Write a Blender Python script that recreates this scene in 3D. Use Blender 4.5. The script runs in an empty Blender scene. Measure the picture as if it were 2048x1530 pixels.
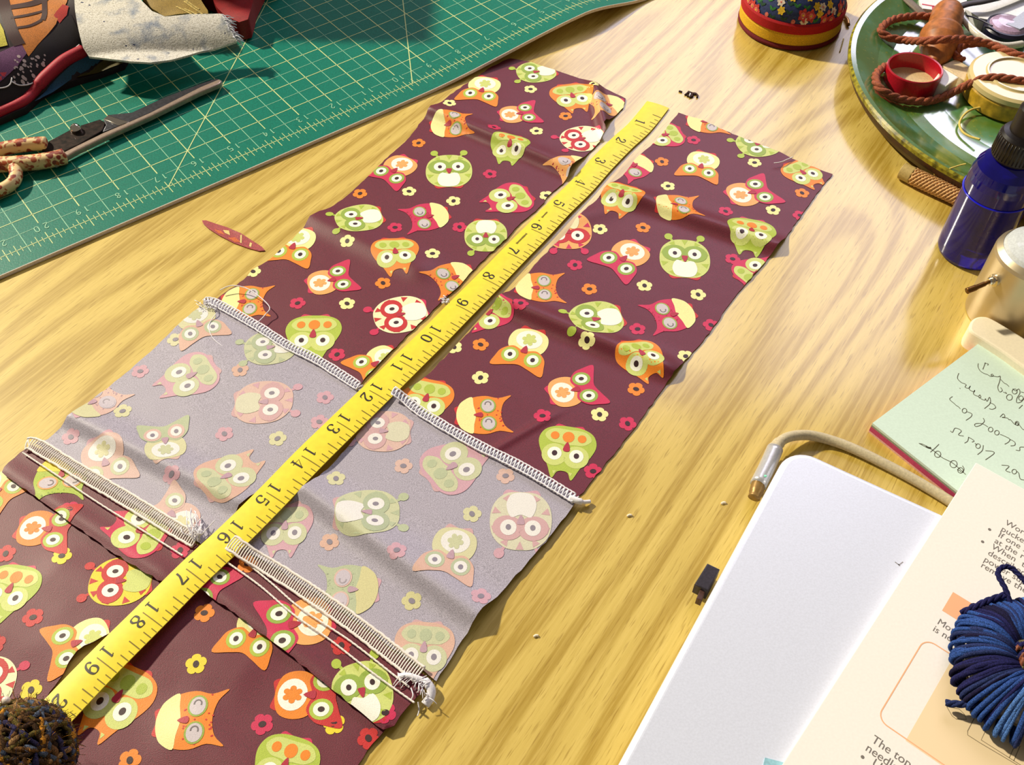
import bpy, bmesh, math, random
from mathutils import Vector, Matrix, geometry, noise
C = bpy.context.scene
COL = C.collection
rnd = random.Random(7)
# ------------------------------------------------------------------ camera
# everything below is laid out in centimetres on the table top (z = 0); objects are built in metres (CM)
CM = 0.01
F, CAM_H, PITCH, ROLL = 1992.65, 40.257, 0.880771, -0.0148271
_f = Vector((0, math.cos(PITCH), -math.sin(PITCH)))
_r0 = Vector((1, 0, 0)); _d0 = _f.cross(_r0)
_r = _r0*math.cos(ROLL) + _d0*math.sin(ROLL)
_d = -_r0*math.sin(ROLL) + _d0*math.cos(ROLL)
cam = bpy.data.objects.new('camera', bpy.data.cameras.new('camera')); COL.objects.link(cam)
cam.matrix_world = Matrix(((_r.x, -_d.x, -_f.x, 0), (_r.y, -_d.y, -_f.y, 0), (_r.z, -_d.z, -_f.z, CAM_H*CM), (0, 0, 0, 1)))
cam.data.sensor_fit = 'HORIZONTAL'; cam.data.sensor_width = 36; cam.data.lens = F/2048*36
cam.data.clip_start = 0.01; cam.data.clip_end = 20
C.camera = cam
def at(x, y, z=0.0):
    "point (cm) at height z that is seen at pixel x, y of the 2048 x 1530 photograph"
    d = _r*((x-1024)/F) + _d*((y-765)/F) + _f
    t = (z-CAM_H)/d.z
    return Vector((0, 0, CAM_H)) + d*t
# ------------------------------------------------------------------ light
C.view_settings.view_transform = 'Standard'; C.view_settings.look = 'None'
C.view_settings.gamma = 1; C.view_settings.exposure = 0.04
w = bpy.data.worlds.new('room'); C.world = w; w.use_nodes = True
w.node_tree.nodes['Background'].inputs[0].default_value = (1.0, 0.9, 0.76, 1)
w.node_tree.nodes['Background'].inputs[1].default_value = 0.17
def area(name, loc, target, size, size_y, power, color):
    l = bpy.data.lights.new(name, 'AREA'); l.shape = 'RECTANGLE'; l.size = size*CM; l.size_y = size_y*CM
    l.energy = power; l.color = color
    o = bpy.data.objects.new(name, l); COL.objects.link(o)
    o.location = Vector(loc)*CM
    o.rotation_euler = (Vector(target)-Vector(loc)).to_track_quat('-Z', 'Y').to_euler()
    return o
area('ceiling_lamp', (-323, 255, 300), (0, 40, 0), 22, 22, 335, (1.0, 0.90, 0.70))
area('window_pane_light', (49, 266, 195), (49, 0, 180), 76, 180, 22, (0.85, 0.80, 1.0))
area('window_pane_light', (139, 266, 195), (139, 0, 180), 82, 180, 26, (0.85, 0.80, 1.0))
# ------------------------------------------------------------------ materials
def lin(c):
    return tuple((v/12.92 if v <= .04045 else ((v+.055)/1.055)**2.4) for v in (x/255 for x in c)) + (1,)
class NT:
    def __init__(s, name):
        s.m = bpy.data.materials.new(name); s.m.use_nodes = True; s.t = s.m.node_tree
        s.b = s.t.nodes['Principled BSDF']
    def n(s, typ, **kw):
        nd = s.t.nodes.new(typ)
        for k, v in kw.items():
            if k.startswith('i_'):
                key = k[2:]; key = int(key) if key.isdigit() else key.replace('_', ' ')
                nd.inputs[key].default_value = v
            else: setattr(nd, k, v)
        return nd
    def l(s, a, b): s.t.links.new(a, b)
    def ramp(s, fac, stops):
        r = s.n('ShaderNodeValToRGB'); e = r.color_ramp.elements
        while len(e) < len(stops): e.new(.5)
        for el, (p, c) in zip(e, stops): el.position = p; el.color = lin(c) if max(c) > 1.01 or len(c) == 3 else c
        s.l(fac, r.inputs[0]); return r.outputs[0]
    def mix(s, fac, a, b, typ='MIX'):
        m = s.n('ShaderNodeMix', data_type='RGBA', blend_type=typ)
        for sock, v in ((m.inputs[0], fac), (m.inputs[6], a), (m.inputs[7], b)):
            if hasattr(v, 'default_value'): s.l(v, sock)
            elif isinstance(v, (int, float)): sock.default_value = v
            else: sock.default_value = lin(v)
        return m.outputs[2]
    def obj(s, scale=(1, 1, 1), rot=0.0):
        tc = s.n('ShaderNodeTexCoord'); mp = s.n('ShaderNodeMapping')
        mp.inputs['Scale'].default_value = scale; mp.inputs['Rotation'].default_value = (0, 0, rot)
        s.l(tc.outputs['Object'], mp.inputs[0]); return mp.outputs[0]
    def bump(s, h, strength, dist):
        b = s.n('ShaderNodeBump'); b.inputs['Strength'].default_value = strength; b.inputs['Distance'].default_value = dist
        s.l(h, b.inputs['Height']); s.l(b.outputs[0], s.b.inputs['Normal'])
MATS = {}
def plain(name, c, rough=.6, metal=0, var=.035, scale=900, coat=0, sheen=0, spec=.5, trans=0, ior=1.45, bump=0, alpha=1):
    "single-colour material with a little procedural unevenness"
    if name in MATS: return MATS[name]
    t = NT(name); b = t.b
    if var:
        nz = t.n('ShaderNodeTexNoise', i_Scale=scale, i_Detail=3.0); t.l(t.obj(), nz.inputs['Vector'])
        dk = tuple(max(0, v*(1-var*2.2)) for v in c); lt = tuple(min(255, v*(1+var)) for v in c)
        t.l(t.ramp(nz.outputs[0], [(.3, dk), (.7, lt)]), b.inputs['Base Color'])
        if bump: t.bump(nz.outputs[0], bump, .0004)
    else: b.inputs['Base Color'].default_value = lin(c)
    b.inputs['Roughness'].default_value = rough; b.inputs['Metallic'].default_value = metal
    b.inputs['Specular IOR Level'].default_value = spec; b.inputs['Coat Weight'].default_value = coat
    b.inputs['Coat Roughness'].default_value = .12
    b.inputs['Sheen Weight'].default_value = sheen; b.inputs['Sheen Roughness'].default_value = .5
    b.inputs['Transmission Weight'].default_value = trans; b.inputs['IOR'].default_value = ior
    b.inputs['Alpha'].default_value = alpha
    MATS[name] = t.m; return t.m
def cloth(name, c, var=.1, rough=.55, spec=.4, sheen=.0):
    "woven cotton: fine thread mottling and a soft sheen"
    if name in MATS: return MATS[name]
    t = NT(name); b = t.b
    nz = t.n('ShaderNodeTexNoise', i_Scale=2600.0, i_Detail=2.0); t.l(t.obj(), nz.inputs['Vector'])
    dk = tuple(max(0, v*(1-var*1.6)) for v in c); lt = tuple(min(255, v*(1+var)) for v in c)
    t.l(t.ramp(nz.outputs[0], [(.32, dk), (.68, lt)]), b.inputs['Base Color'])
    t.bump(nz.outputs[0], .25, .0003)
    b.inputs['Roughness'].default_value = rough; b.inputs['Specular IOR Level'].default_value = spec
    b.inputs['Sheen Weight'].default_value = sheen
    MATS[name] = t.m; return t.m
# ------------------------------------------------------------------ mesh helper
class MB:
    def __init__(s): s.v = []; s.f = []; s.m = []; s.mats = []; s.sm = []
    def mi(s, mat):
        if mat not in s.mats: s.mats.append(mat)
        return s.mats.index(mat)
    def add(s, vs, fs, mat, smooth=True):
        o = len(s.v); k = s.mi(mat)
        s.v += [Vector(p) for p in vs]
        for f in fs: s.f.append(tuple(i+o for i in f)); s.m.append(k); s.sm.append(smooth)
    def tube(s, pts, r, mat, seg=8, cap=True, closed=False, flat=1.0):
        pts = [Vector(p) for p in pts]; n = len(pts); vs = []; fs = []
        rad = r if isinstance(r, (list, tuple)) else [r]*n
        nrm = None
        for i, p in enumerate(pts):
            a = pts[(i-1) % n] if (closed or i > 0) else p; b = pts[(i+1) % n] if (closed or i < n-1) else p
            t = (b-a); t = t.normalized() if t.length > 1e-9 else Vector((0, 0, 1))
            if nrm is None:
                nrm = Vector((0, 0, 1)) if abs(t.z) < .9 else Vector((1, 0, 0))
            nrm = (nrm - t*nrm.dot(t))
            nrm = nrm.normalized() if nrm.length > 1e-6 else t.orthogonal().normalized()
            bi = t.cross(nrm)
            for j in range(seg):
                an = 2*math.pi*j/seg
                vs.append(p + (nrm*math.cos(an)*flat + bi*math.sin(an))*rad[i])
        rng = n if closed else n-1
        for i in range(rng):
            for j in range(seg):
                a = i*seg+j; b = i*seg+(j+1) % seg; i2 = (i+1) % n
                fs.append((a, b, i2*seg+(j+1) % seg, i2*seg+j))
        if cap and not closed:
            fs.append(tuple(range(seg-1, -1, -1))); fs.append(tuple(range((n-1)*seg, n*seg)))
        s.add(vs, fs, mat)
    def lathe(s, prof, ctr, mat, seg=48, axis=None, xdir=None, capb=False, capt=False):
        "prof: list of (r, z) or (r, z, mat)"
        ax = Vector(axis or (0, 0, 1)).normalized(); x = Vector(xdir).normalized() if xdir else ax.orthogonal().normalized()
        if not axis: x = Vector((1, 0, 0))
        y = ax.cross(x); ctr = Vector(ctr)
        rings = []
        for p in prof:
            rings.append([ctr + ax*p[1] + (x*math.cos(2*math.pi*j/seg)+y*math.sin(2*math.pi*j/seg))*p[0] for j in range(seg)])
        for i in range(len(prof)-1):
            mt = prof[i][2] if len(prof[i]) > 2 else mat
            s.add(rings[i]+rings[i+1], [(j, (j+1) % seg, seg+(j+1) % seg, seg+j) for j in range(seg)], mt)
        if capb: s.add(rings[0], [tuple(range(seg-1, -1, -1))], mat, False)
        if capt: s.add(rings[-1], [tuple(range(seg))], mat, False)
    def prism(s, outline, z0, z1, mat, bev=0.0, top=None, bn=2):
        "vertical prism over a plan outline; z may be callables; rounded upper edge"
        n = len(outline); ol = [Vector((p[0], p[1], 0)) for p in outline]
        ar = sum(ol[i].x*ol[(i+1) % n].y-ol[(i+1) % n].x*ol[i].y for i in range(n))
        if ar < 0: ol = ol[::-1]
        g0 = z0 if callable(z0) else (lambda x, y: z0); g1 = z1 if callable(z1) else (lambda x, y: z1)
        def inset(d):
            out = []
            for i in range(n):
                a, b, c = ol[i-1], ol[i], ol[(i+1) % n]
                e1 = (b-a).normalized(); e2 = (c-b).normalized()
                n1 = Vector((-e1.y, e1.x, 0)); n2 = Vector((-e2.y, e2.x, 0)); m = n1+n2
                m = m/max(m.length_squared, .3)*2
                out.append(b+m*d)
            return out
        rings = [[Vector((p.x, p.y, g0(p.x, p.y))) for p in ol]]
        if bev:
            for k in range(bn+1):
                a = math.pi/2*k/bn
                q = inset(bev*(1-math.cos(a)))
                rings.append([Vector((p.x, p.y, g1(p.x, p.y)-bev+bev*math.sin(a))) for p in q])
        else: rings.append([Vector((p.x, p.y, g1(p.x, p.y))) for p in ol])
        for i in range(len(rings)-1):
            s.add(rings[i]+rings[i+1], [(j, (j+1) % n, n+(j+1) % n, n+j) for j in range(n)], mat, bool(bev))
        s.add(rings[-1], [tuple(range(n))], top or mat, False); s.add(rings[0], [tuple(range(n-1, -1, -1))], mat, False)
    def box(s, c, sx, sy, sz, mat, rz=0.0):
        ca, sa = math.cos(rz), math.sin(rz)
        o = [(c[0]+x*ca-y*sa, c[1]+x*sa+y*ca) for x, y in ((-sx/2, -sy/2), (sx/2, -sy/2), (sx/2, sy/2), (-sx/2, sy/2))]
        s.prism(o, c[2], c[2]+sz, mat, min(sx, sy, sz)*.12)
    def build(s, name, parent=None, origin=None):
        me = bpy.data.meshes.new(name)
        o0 = Vector(origin) if origin is not None else Vector((0, 0, 0))
        me.from_pydata([tuple((p-o0)*CM) for p in s.v], [], s.f)
        for m in s.mats: me.materials.append(m)
        me.polygons.foreach_set('material_index', s.m); me.polygons.foreach_set('use_smooth', s.sm)
        me.update()
        o = bpy.data.objects.new(name, me); COL.objects.link(o)
        if parent is not None:
            o.parent = parent
            o.location = o0*CM - Vector(parent['base'])
        else: o.location = o0*CM
        o['base'] = tuple(o0*CM)
        return o
def tag(o, label, cat=None, group=None, kind=None):
    o['label'] = label
    if cat: o['category'] = cat
    if group: o['group'] = group
    if kind: o['kind'] = kind
    return o
def thing(name, p, label, cat, group=None):
    o = bpy.data.objects.new(name, None); COL.objects.link(o); o.location = Vector(p)*CM
    o.empty_display_size = .01; o['base'] = tuple(Vector(p)*CM)
    return tag(o, label, cat, group)
def smooth_path(pts, n=8, closed=False):
    "Catmull-Rom through the points"
    P = [Vector(p) for p in pts]; m = len(P); out = []
    rng = m if closed else m-1
    for i in range(rng):
        if closed: a, b, c, d = P[i-1], P[i], P[(i+1) % m], P[(i+2) % m]
        else: a, b, c, d = P[max(i-1, 0)], P[i], P[i+1], P[min(i+2, m-1)]
        for k in range(n):
            t = k/n
            out.append(.5*((2*b)+(c-a)*t+(2*a-5*b+4*c-d)*t*t+(3*b-a-3*c+d)*t**3))
    if not closed: out.append(P[-1])
    return out
def px(pts, z=0.0, n=0, closed=False):
    q = [at(p[0], p[1], p[2] if len(p) > 2 else z) for p in pts]
    return smooth_path(q, n, closed) if n else q
def ribbon_pts(pts, wd):
    "outline quads of a flat stroke; wd number or callable(i, tangent)"
    P = [Vector((p[0], p[1], 0)) for p in pts]; L = []; R_ = []
    for i, p in enumerate(P):
        t = (P[min(i+1, len(P)-1)]-P[max(i-1, 0)])
        t = t.normalized() if t.length > 1e-9 else Vector((1, 0, 0)); nn = Vector((-t.y, t.x, 0))
        h = (wd(i, t) if callable(wd) else wd)/2
        L.append(p+nn*h); R_.append(p-nn*h)
    return L, R_
def stroke(mb, pts, wd, mat, zf):
    L, R_ = ribbon_pts(pts, wd); n = len(L)
    vs = [Vector((q.x, q.y, zf(q.x, q.y))) for q in L+R_]
    mb.add(vs, [(i, n+i, n+i+1, i+1) for i in range(n-1)], mat)
def inside(p, poly):
    x, y = p[0], p[1]; r = False; j = len(poly)-1
    for i in range(len(poly)):
        xi, yi = poly[i][0], poly[i][1]; xj, yj = poly[j][0], poly[j][1]
        if (yi > y) != (yj > y) and x < (xj-xi)*(y-yi)/(yj-yi)+xi: r = not r
        j = i
    return r
def dense(poly, step):
    out = []; n = len(poly)
    for i in range(n):
        a = Vector((poly[i][0], poly[i][1])); b = Vector((poly[(i+1) % n][0], poly[(i+1) % n][1]))
        k = max(1, int((b-a).length/step))
        out += [a+(b-a)*(j/k) for j in range(k)]
    return out
def tri(outline, spacing, clip=None):
    "triangulate a plan polygon with interior points; optionally keep only what lies inside clip"
    def ccw(q):
        return q if sum(q[i].x*q[(i+1) % len(q)].y-q[(i+1) % len(q)].x*q[i].y for i in range(len(q))) > 0 else q[::-1]
    ol = ccw([Vector((p[0], p[1])) for p in outline]); n = len(ol)
    if clip is not None: clip = ccw([Vector((p[0], p[1])) for p in clip])
    pts = list(ol); faces = [list(range(n))]
    if clip is not None:
        faces.append(list(range(n, n+len(clip)))); pts += [Vector((p[0], p[1])) for p in clip]
    x0 = min(p.x for p in ol); x1 = max(p.x for p in ol); y0 = min(p.y for p in ol); y1 = max(p.y for p in ol)
    if spacing and max(x1-x0, y1-y0) > spacing*1.3:
        def spans(poly, y):
            xs = []
            for a, b in zip(poly, poly[1:]+poly[:1]):
                if (a[1] > y) != (b[1] > y): xs.append(a[0]+(y-a[1])*(b[0]-a[0])/(b[1]-a[1]))
            xs.sort(); return list(zip(xs[::2], xs[1::2]))
        y = y0+spacing*.5; k = 0
        while y < y1:
            x = x0+spacing*(.25+.5*(k % 2)); sp = spans(ol, y); sc_ = spans(clip, y) if clip is not None else None; m_ = spacing*.2
            while x < x1:
                if any(a+m_ < x < b-m_ for a, b in sp) and (sc_ is None or any(a+m_ < x < b-m_ for a, b in sc_)): pts.append(Vector((x, y+rnd.uniform(-.04, .04)*spacing)))
                x += spacing
            y += spacing*.87; k += 1
    v, e, f, ov, oe, of = geometry.delaunay_2d_cdt(pts, [], faces, 1, 1e-6)
    keep = [fc for fc, o in zip(f, of) if 0 in o and (clip is None or 1 in o)]
    keep2 = []
    for fc in keep:
        a, b, c = v[fc[0]], v[fc[1]], v[fc[2]]
        keep2.append(fc if (b-a).cross(c-a) > 0 else [fc[0], fc[2], fc[1]])
    used = sorted({i for fc in keep2 for i in fc}); mp = {i: k for k, i in enumerate(used)}
    return [v[i] for i in used], [tuple(mp[i] for i in fc) for fc in keep2]
def sheet(mb, outline, spacing, mat, zf, clip=None, lift=0.0):
    v, f = tri(outline, spacing, clip)
    mb.add([Vector((p.x, p.y, zf(p.x, p.y)+lift)) for p in v], f, mat)
def skirt(mb, outline, zf, depth, mat):
    o = dense(outline, .25); n = len(o)
    vs = [Vector((p.x, p.y, zf(p.x, p.y))) for p in o]+[Vector((p.x, p.y, zf(p.x, p.y)-depth)) for p in o]
    mb.add(vs, [(i, (i+1) % n, n+(i+1) % n, n+i) for i in range(n)], mat)
def ell(cx, cy, rx, ry, n=24, rot=0.0):
    c, s = math.cos(rot), math.sin(rot)
    return [(cx+rx*math.cos(a)*c-ry*math.sin(a)*s, cy+rx*math.cos(a)*s+ry*math.sin(a)*c) for a in (2*math.pi*k/n for k in range(n))]
def sm2(pts, n=5):
    return [(p.x, p.y) for p in smooth_path([(a, b, 0) for a, b in pts], n, True)]
# ================================================================== table
GR = math.radians(57)
def wood_mat():
    t = NT('oak_veneer'); b = t.b
    tc = t.n('ShaderNodeTexCoord'); mp = t.n('ShaderNodeMapping'); mp.vector_type = 'TEXTURE'
    mp.inputs['Rotation'].default_value = (0, 0, GR); t.l(tc.outputs['Object'], mp.inputs[0])
    def sc(v, s):
        m = t.n('ShaderNodeMapping'); m.inputs['Scale'].default_value = s; t.l(v, m.inputs[0]); return m.outputs[0]
    co = mp.outputs[0]
    # cathedral figure: very long stretched noise, sliced into rings
    big = t.n('ShaderNodeTexNoise', i_Scale=1.0, i_Detail=1.2, i_Roughness=.4); t.l(sc(co, (2.4, 11, 1)), big.inputs['Vector'])
    sy = t.n('ShaderNodeSeparateXYZ'); t.l(co, sy.inputs[0])
    yy = t.n('ShaderNodeMath', operation='MULTIPLY'); yy.inputs[1].default_value = 80.0; t.l(sy.outputs['Y'], yy.inputs[0])
    mul = t.n('ShaderNodeMath', operation='MULTIPLY_ADD'); mul.inputs[1].default_value = 21.0; t.l(big.outputs[0], mul.inputs[0]); t.l(yy.outputs[0], mul.inputs[2])
    fr = t.n('ShaderNodeMath', operation='PINGPONG'); fr.inputs[1].default_value = 1.0; t.l(mul.outputs[0], fr.inputs[0])
    rings = t.ramp(fr.outputs[0], [(.0, (1, 1, 1, 1)), (.3, (.85, .85, .85, 1)), (.6, (.12, .12, .12, 1)), (1, (0, 0, 0, 1))])
    fib = t.n('ShaderNodeTexNoise', i_Scale=1.0, i_Detail=4.0, i_Roughness=.6); t.l(sc(co, (11, 430, 1)), fib.inputs['Vector'])
    pore = t.n('ShaderNodeTexNoise', i_Scale=1.0, i_Detail=2.0); t.l(sc(co, (80, 1250, 1)), pore.inputs['Vector'])
    blot = t.n('ShaderNodeTexNoise', i_Scale=9.0, i_Detail=2.0); t.l(co, blot.inputs['Vector'])
    c1 = t.mix(rings, (214, 186, 92), (178, 146, 50))
    c1 = t.mix(t.ramp(fib.outputs[0], [(.42, (0, 0, 0, 1)), (.7, (.7, .7, .7, 1))]), c1, (228, 200, 108))
    pm = t.ramp(pore.outputs[0], [(.30, (1, 1, 1, 1)), (.43, (0, 0, 0, 1))])
    pk = t.n('ShaderNodeMath', operation='MULTIPLY'); t.l(pm, pk.inputs[0]); pk.inputs[1].default_value = .6
    c1 = t.mix(pk.outputs[0], c1, (154, 120, 30))
    t.l(c1, b.inputs['Base Color'])
    b.inputs['Roughness'].default_value = .5; b.inputs['Specular IOR Level'].default_value = .4
    b.inputs['Coat Weight'].default_value = .9; b.inputs['Coat Roughness'].default_value = .15
    t.bump(pore.outputs[0], .12, .0004)
    return t.m
WOOD = wood_mat()
mb = MB()
mb.prism([(-95, -12), (95, -12), (95, 120), (-95, 120)], -3.0, 0.0, WOOD, .3)
tag(mb.build('table'), 'pale oak table top that everything else lies on', 'table')
# ================================================================== cutting mat
IN = 2.54
MX, MY, MT = -21.426, 48.3227, 0.673186
mc, ms = math.cos(MT), math.sin(MT)
def mat_xy(a, b): return MX+IN*(a*mc-b*ms), MY+IN*(a*ms+b*mc)
def mat_ab(x, y):
    dx, dy = (x-MX)/IN, (y-MY)/IN
    return dx*mc+dy*ms, -dx*ms+dy*mc
def sst(x, a, b):
    t = max(0, min(1, (x-a)/(b-a))); return t*t*(3-2*t)
def mat_lift(x, y):
    a, b = mat_ab(x, y)
    return .24 + .98*sst(a, 7.0, 13.2)*(1-sst(a, 12.8, 15.6))*math.exp(-max(b+.58, 0)/2.6)
EDGE = -0.58
mb = MB()
MGREEN = plain('mat_green', (0, 118, 98), .4, var=.05, scale=900, spec=.4, bump=.15)
MLINE = plain('mat_line_yellow', (206, 220, 150), .5, var=.03)
MLINE2 = plain('mat_line_pale', (150, 204, 166), .5, var=.03)
MEDGE = plain('mat_edge_grey', (250, 236, 228), .6, var=.03)
A0, A1, B1 = -9.0, 17.0, 12.0
na, nb = 130, 62
vs = []
for j in range(nb+1):
    for i in range(na+1):
        x, y = mat_xy(A0+(A1-A0)*i/na, EDGE+(B1-EDGE)*j/nb); vs.append((x, y, mat_lift(x, y)))
mb.add(vs, [(j*(na+1)+i, j*(na+1)+i+1, (j+1)*(na+1)+i+1, (j+1)*(na+1)+i) for j in range(nb) for i in range(na)], MGREEN)
rim = [(i, 0) for i in range(na+1)]+[(na, j) for j in range(1, nb+1)]+[(i, nb) for i in range(na-1, -1, -1)]+[(0, j) for j in range(nb-1, 0, -1)]
rv = [Vector(vs[j*(na+1)+i]) for i, j in rim]; n = len(rv)
mb.add(rv+[p-Vector((0, 0, .22)) for p in rv], [(i, n+i, n+(i+1) % n, (i+1) % n) for i in range(n)], MEDGE)
mb.add([p-Vector((0, 0, .22)) for p in map(Vector, vs)], [(j*(na+1)+i, (j+1)*(na+1)+i, (j+1)*(na+1)+i+1, j*(na+1)+i+1) for j in range(nb) for i in range(na)], MEDGE)
def mat_line(a0, b0, a1, b1, wd, mt, lift=.012):
    k = max(2, int(math.hypot(a1-a0, b1-b0)*6)); pts = [mat_xy(a0+(a1-a0)*i/k, b0+(b1-b0)*i/k) for i in range(k+1)]
    stroke(mb, pts, wd*.78, mt, lambda x, y: mat_lift(x, y)+lift)
mat_line(A0, EDGE+.012, A1, EDGE+.012, .08, plain('mat_cut_edge', (196, 184, 172), .6), .006)
mat_line(A0, 0, A1, 0, .065, MLINE)
for i in range(int((A1-A0)*8)+1):
    a = A0+i/8
    if i % 8 == 0:
        mat_line(a, -.26, a, .22, .06, MLINE); mat_line(a, .62, a, B1, .075 if int(a) % 2 else .085, MLINE)
    elif i % 4 == 0: mat_line(a, -.24, a, B1, .055, MLINE2)
    elif i % 2 == 0: mat_line(a, -.2, a, .2, .05, MLINE)
    else: mat_line(a, -.1, a, .1, .045, MLINE)
for k in range(1, 24):
    b = k/2
    if k == 1:
        a = A0
        while a < A1: mat_line(a+.16, b, a+.84, b, .05, MLINE2); a += 1
    else: mat_line(A0, b, A1, b, .075 if k % 2 == 0 else .05, MLINE if k % 2 == 0 else MLINE2)
mat_line(0, 0, 11, 11, .08, MLINE, .016); mat_line(7.17, 0, 7.17+11/1.7, 11, .085, MLINE, .016)
# ruler numerals: stroked digits, read from the far edge of the mat
SEG = {'1': [[(0, .3), (.12, .45), (.12, -.45)]], '0': [[(-.25, 0), (-.2, .35), (0, .45), (.2, .35), (.25, 0), (.2, -.35), (0, -.45), (-.2, -.35), (-.25, 0)]],
       '2': [[(-.22, .25), (0, .45), (.22, .25), (.1, 0), (-.25, -.45), (.25, -.45)]], '3': [[(-.22, .4), (.1, .43), (.2, .22), (0, .02), (.24, -.2), (.05, -.45), (-.22, -.4)]],
       '4': [[(.1, -.45), (.1, .45), (-.25, -.1), (.25, -.1)]], '5': [[(.22, .45), (-.18, .45), (-.2, .05), (.1, .1), (.24, -.15), (.05, -.45), (-.22, -.38)]],
       '6': [[(.18, .42), (-.15, .25), (-.25, -.15), (0, -.45), (.24, -.2), (0, .03), (-.22, -.12)]], '7': [[(-.25, .45), (.25, .45), (-.05, -.45)]],
       '8': [[(0, .03), (-.2, .25), (0, .45), (.2, .25), (0, .03), (-.24, -.2), (0, -.45), (.24, -.2), (0, .03)]], '9': [[(.2, .2), (0, .02), (-.22, .22), (0, .45), (.22, .25), (.15, -.2), (-.1, -.45)]]}
for a in range(-8, 16):
    num = str(abs(17-a)); u = .19
    for q, ch in enumerate(num):
        ox = a+.11*(len(num)-1)-q*.22
        for st in SEG[ch]:
            pts = [mat_xy(ox-sx*u, .42-sy*.22) for sx, sy in st]
            stroke(mb, [(p.x, p.y) for p in smooth_path([(x, y, 0) for x, y in pts], 3)], .055, MLINE2, lambda x, y: mat_lift(x, y)+.02)
tag(mb.build('cutting_mat'), 'green cutting mat printed with a yellow inch grid and rulers', 'cutting mat')
# ================================================================== printed fabric
PAL = {'maroon': (104, 25, 44), 'cream': (240, 236, 160), 'pcream': (244, 240, 190), 'white': (248, 246, 232), 'green': (176, 196, 66), 'lgreen': (206, 216, 120),
       'mask': (150, 176, 66), 'orange': (238, 136, 24), 'yellow': (236, 214, 40), 'peach': (242, 172, 96), 'magenta': (206, 34, 82), 'red': (200, 36, 36),
       'lilac': (206, 196, 200), 'grey': (120, 110, 112), 'dark': (52, 16, 20), 'beak': (178, 30, 56)}
FADE = {'maroon': (172, 166, 180), 'cream': (222, 220, 160), 'pcream': (222, 220, 182), 'white': (232, 230, 226), 'green': (182, 196, 146), 'lgreen': (206, 212, 158),
        'mask': (174, 190, 142), 'orange': (226, 176, 148), 'yellow': (220, 214, 140), 'peach': (226, 184, 166), 'magenta': (214, 158, 172), 'red': (214, 164, 164),
        'lilac': (204, 194, 204), 'grey': (160, 150, 158), 'dark': (126, 118, 132), 'beak': (190, 148, 164)}
FADE = {k: tuple(.76*a+.24*b for a, b in zip(v, (180, 174, 184))) if k not in ('maroon', 'white') else v for k, v in FADE.items()}
def fm(key, faded=False):
    return cloth(('wrong_side_' if faded else 'print_')+key, (FADE if faded else PAL)[key], (.12 if key == 'maroon' else .035), .5, .5)
# motifs in owl units: v = -1 at the feet, +1 at the top of the head
def blob(cx, cy, r): return ell(cx, cy, r, r, 18)
def owl_round(body, mask, tuft, marks, feet, belly='white'):
    o = [(tuft, blob(-.66, 1.12, .17), 1), (tuft, blob(.66, 1.12, .17), 1), (tuft, [(-.66, 1.05), (-.5, .8), (-.42, .86), (-.56, 1.1)], 0), (tuft, [(.66, 1.05), (.5, .8), (.42, .86), (.56, 1.1)], 0),
         (feet, sm2([(-.55, -.8), (-.5, -1.08), (0, -1.0), (.5, -1.08), (.55, -.8)]), 0),
         (body, sm2([(0, 1), (.5, .92), (.9, .55), (1.02, 0), (.92, -.55), (.55, -.93), (0, -1), (-.55, -.93), (-.92, -.55), (-1.02, 0), (-.9, .55), (-.5, .92)]), 1)]
    for a in (-.35, .35, 1.0, 2.15, 2.8, 3.5, 1.57, -1.0, 4.15):
        c, s = math.cos(a), math.sin(a); rr = .98
        o.append((marks, [(c*rr*1.0-s*.13, s*rr+c*.13), (c*rr*.72, s*rr*.72), (c*rr+s*.13, s*rr-c*.13)], 2))
    o += [(belly, sm2([(-.34, -.12), (0, -.2), (.34, -.12), (.5, -.55), (.3, -.93), (-.3, -.93), (-.5, -.55)]), 3),
          (mask, ell(-.42, .26, .5, .42, 24, .15), 3), (mask, ell(.42, .26, .5, .42, 24, -.15), 3)]
    for sx in (-.4, .4): o += [('white', blob(sx, .25, .27), 4), ('dark', ell(sx, .24, .09, .1, 12), 5)]
    o += [('beak', sm2([(-.13, .1), (0, .14), (.13, .1), (0, -.2)], 3), 5)]
    return o
def owl_two(head, body, ring, feet, flower):
    o = [(feet, sm2([(-.45, -.75), (-.42, -1.08), (0, -1.0), (.42, -1.08), (.45, -.75)]), 0),
         (body, sm2([(0, .1), (.6, .05), (.78, -.4), (.6, -.85), (0, -1), (-.6, -.85), (-.78, -.4), (-.6, .05)]), 1),
         ('white', ell(0, -.5, .52, .42, 26), 2), (flower, blob(0, -.5, .2), 3),
         (head, sm2([(-1.02, 1.0), (-.45, .84), (0, .72), (.45, .84), (1.02, 1.0), (.98, .55), (.86, .2), (.5, -.06), (.16, .02), (0, .06), (-.16, .02), (-.5, -.06), (-.86, .2), (-.98, .55)], 4), 2)]
    for k in range(6):
        a = k*math.pi/3; o.append((flower, blob(.2*math.cos(a), -.5+.2*math.sin(a), .09), 3))
    for sx in (-.46, .46): o += [(ring, blob(sx, .36, .34), 3), ('white', blob(sx, .36, .23), 4), ('dark', ell(sx, .36, .09, .1, 12), 5)]
    o += [('beak', sm2([(-.14, .1), (0, .16), (.14, .1), (0, -.2)], 3), 5)]
    return o
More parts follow.
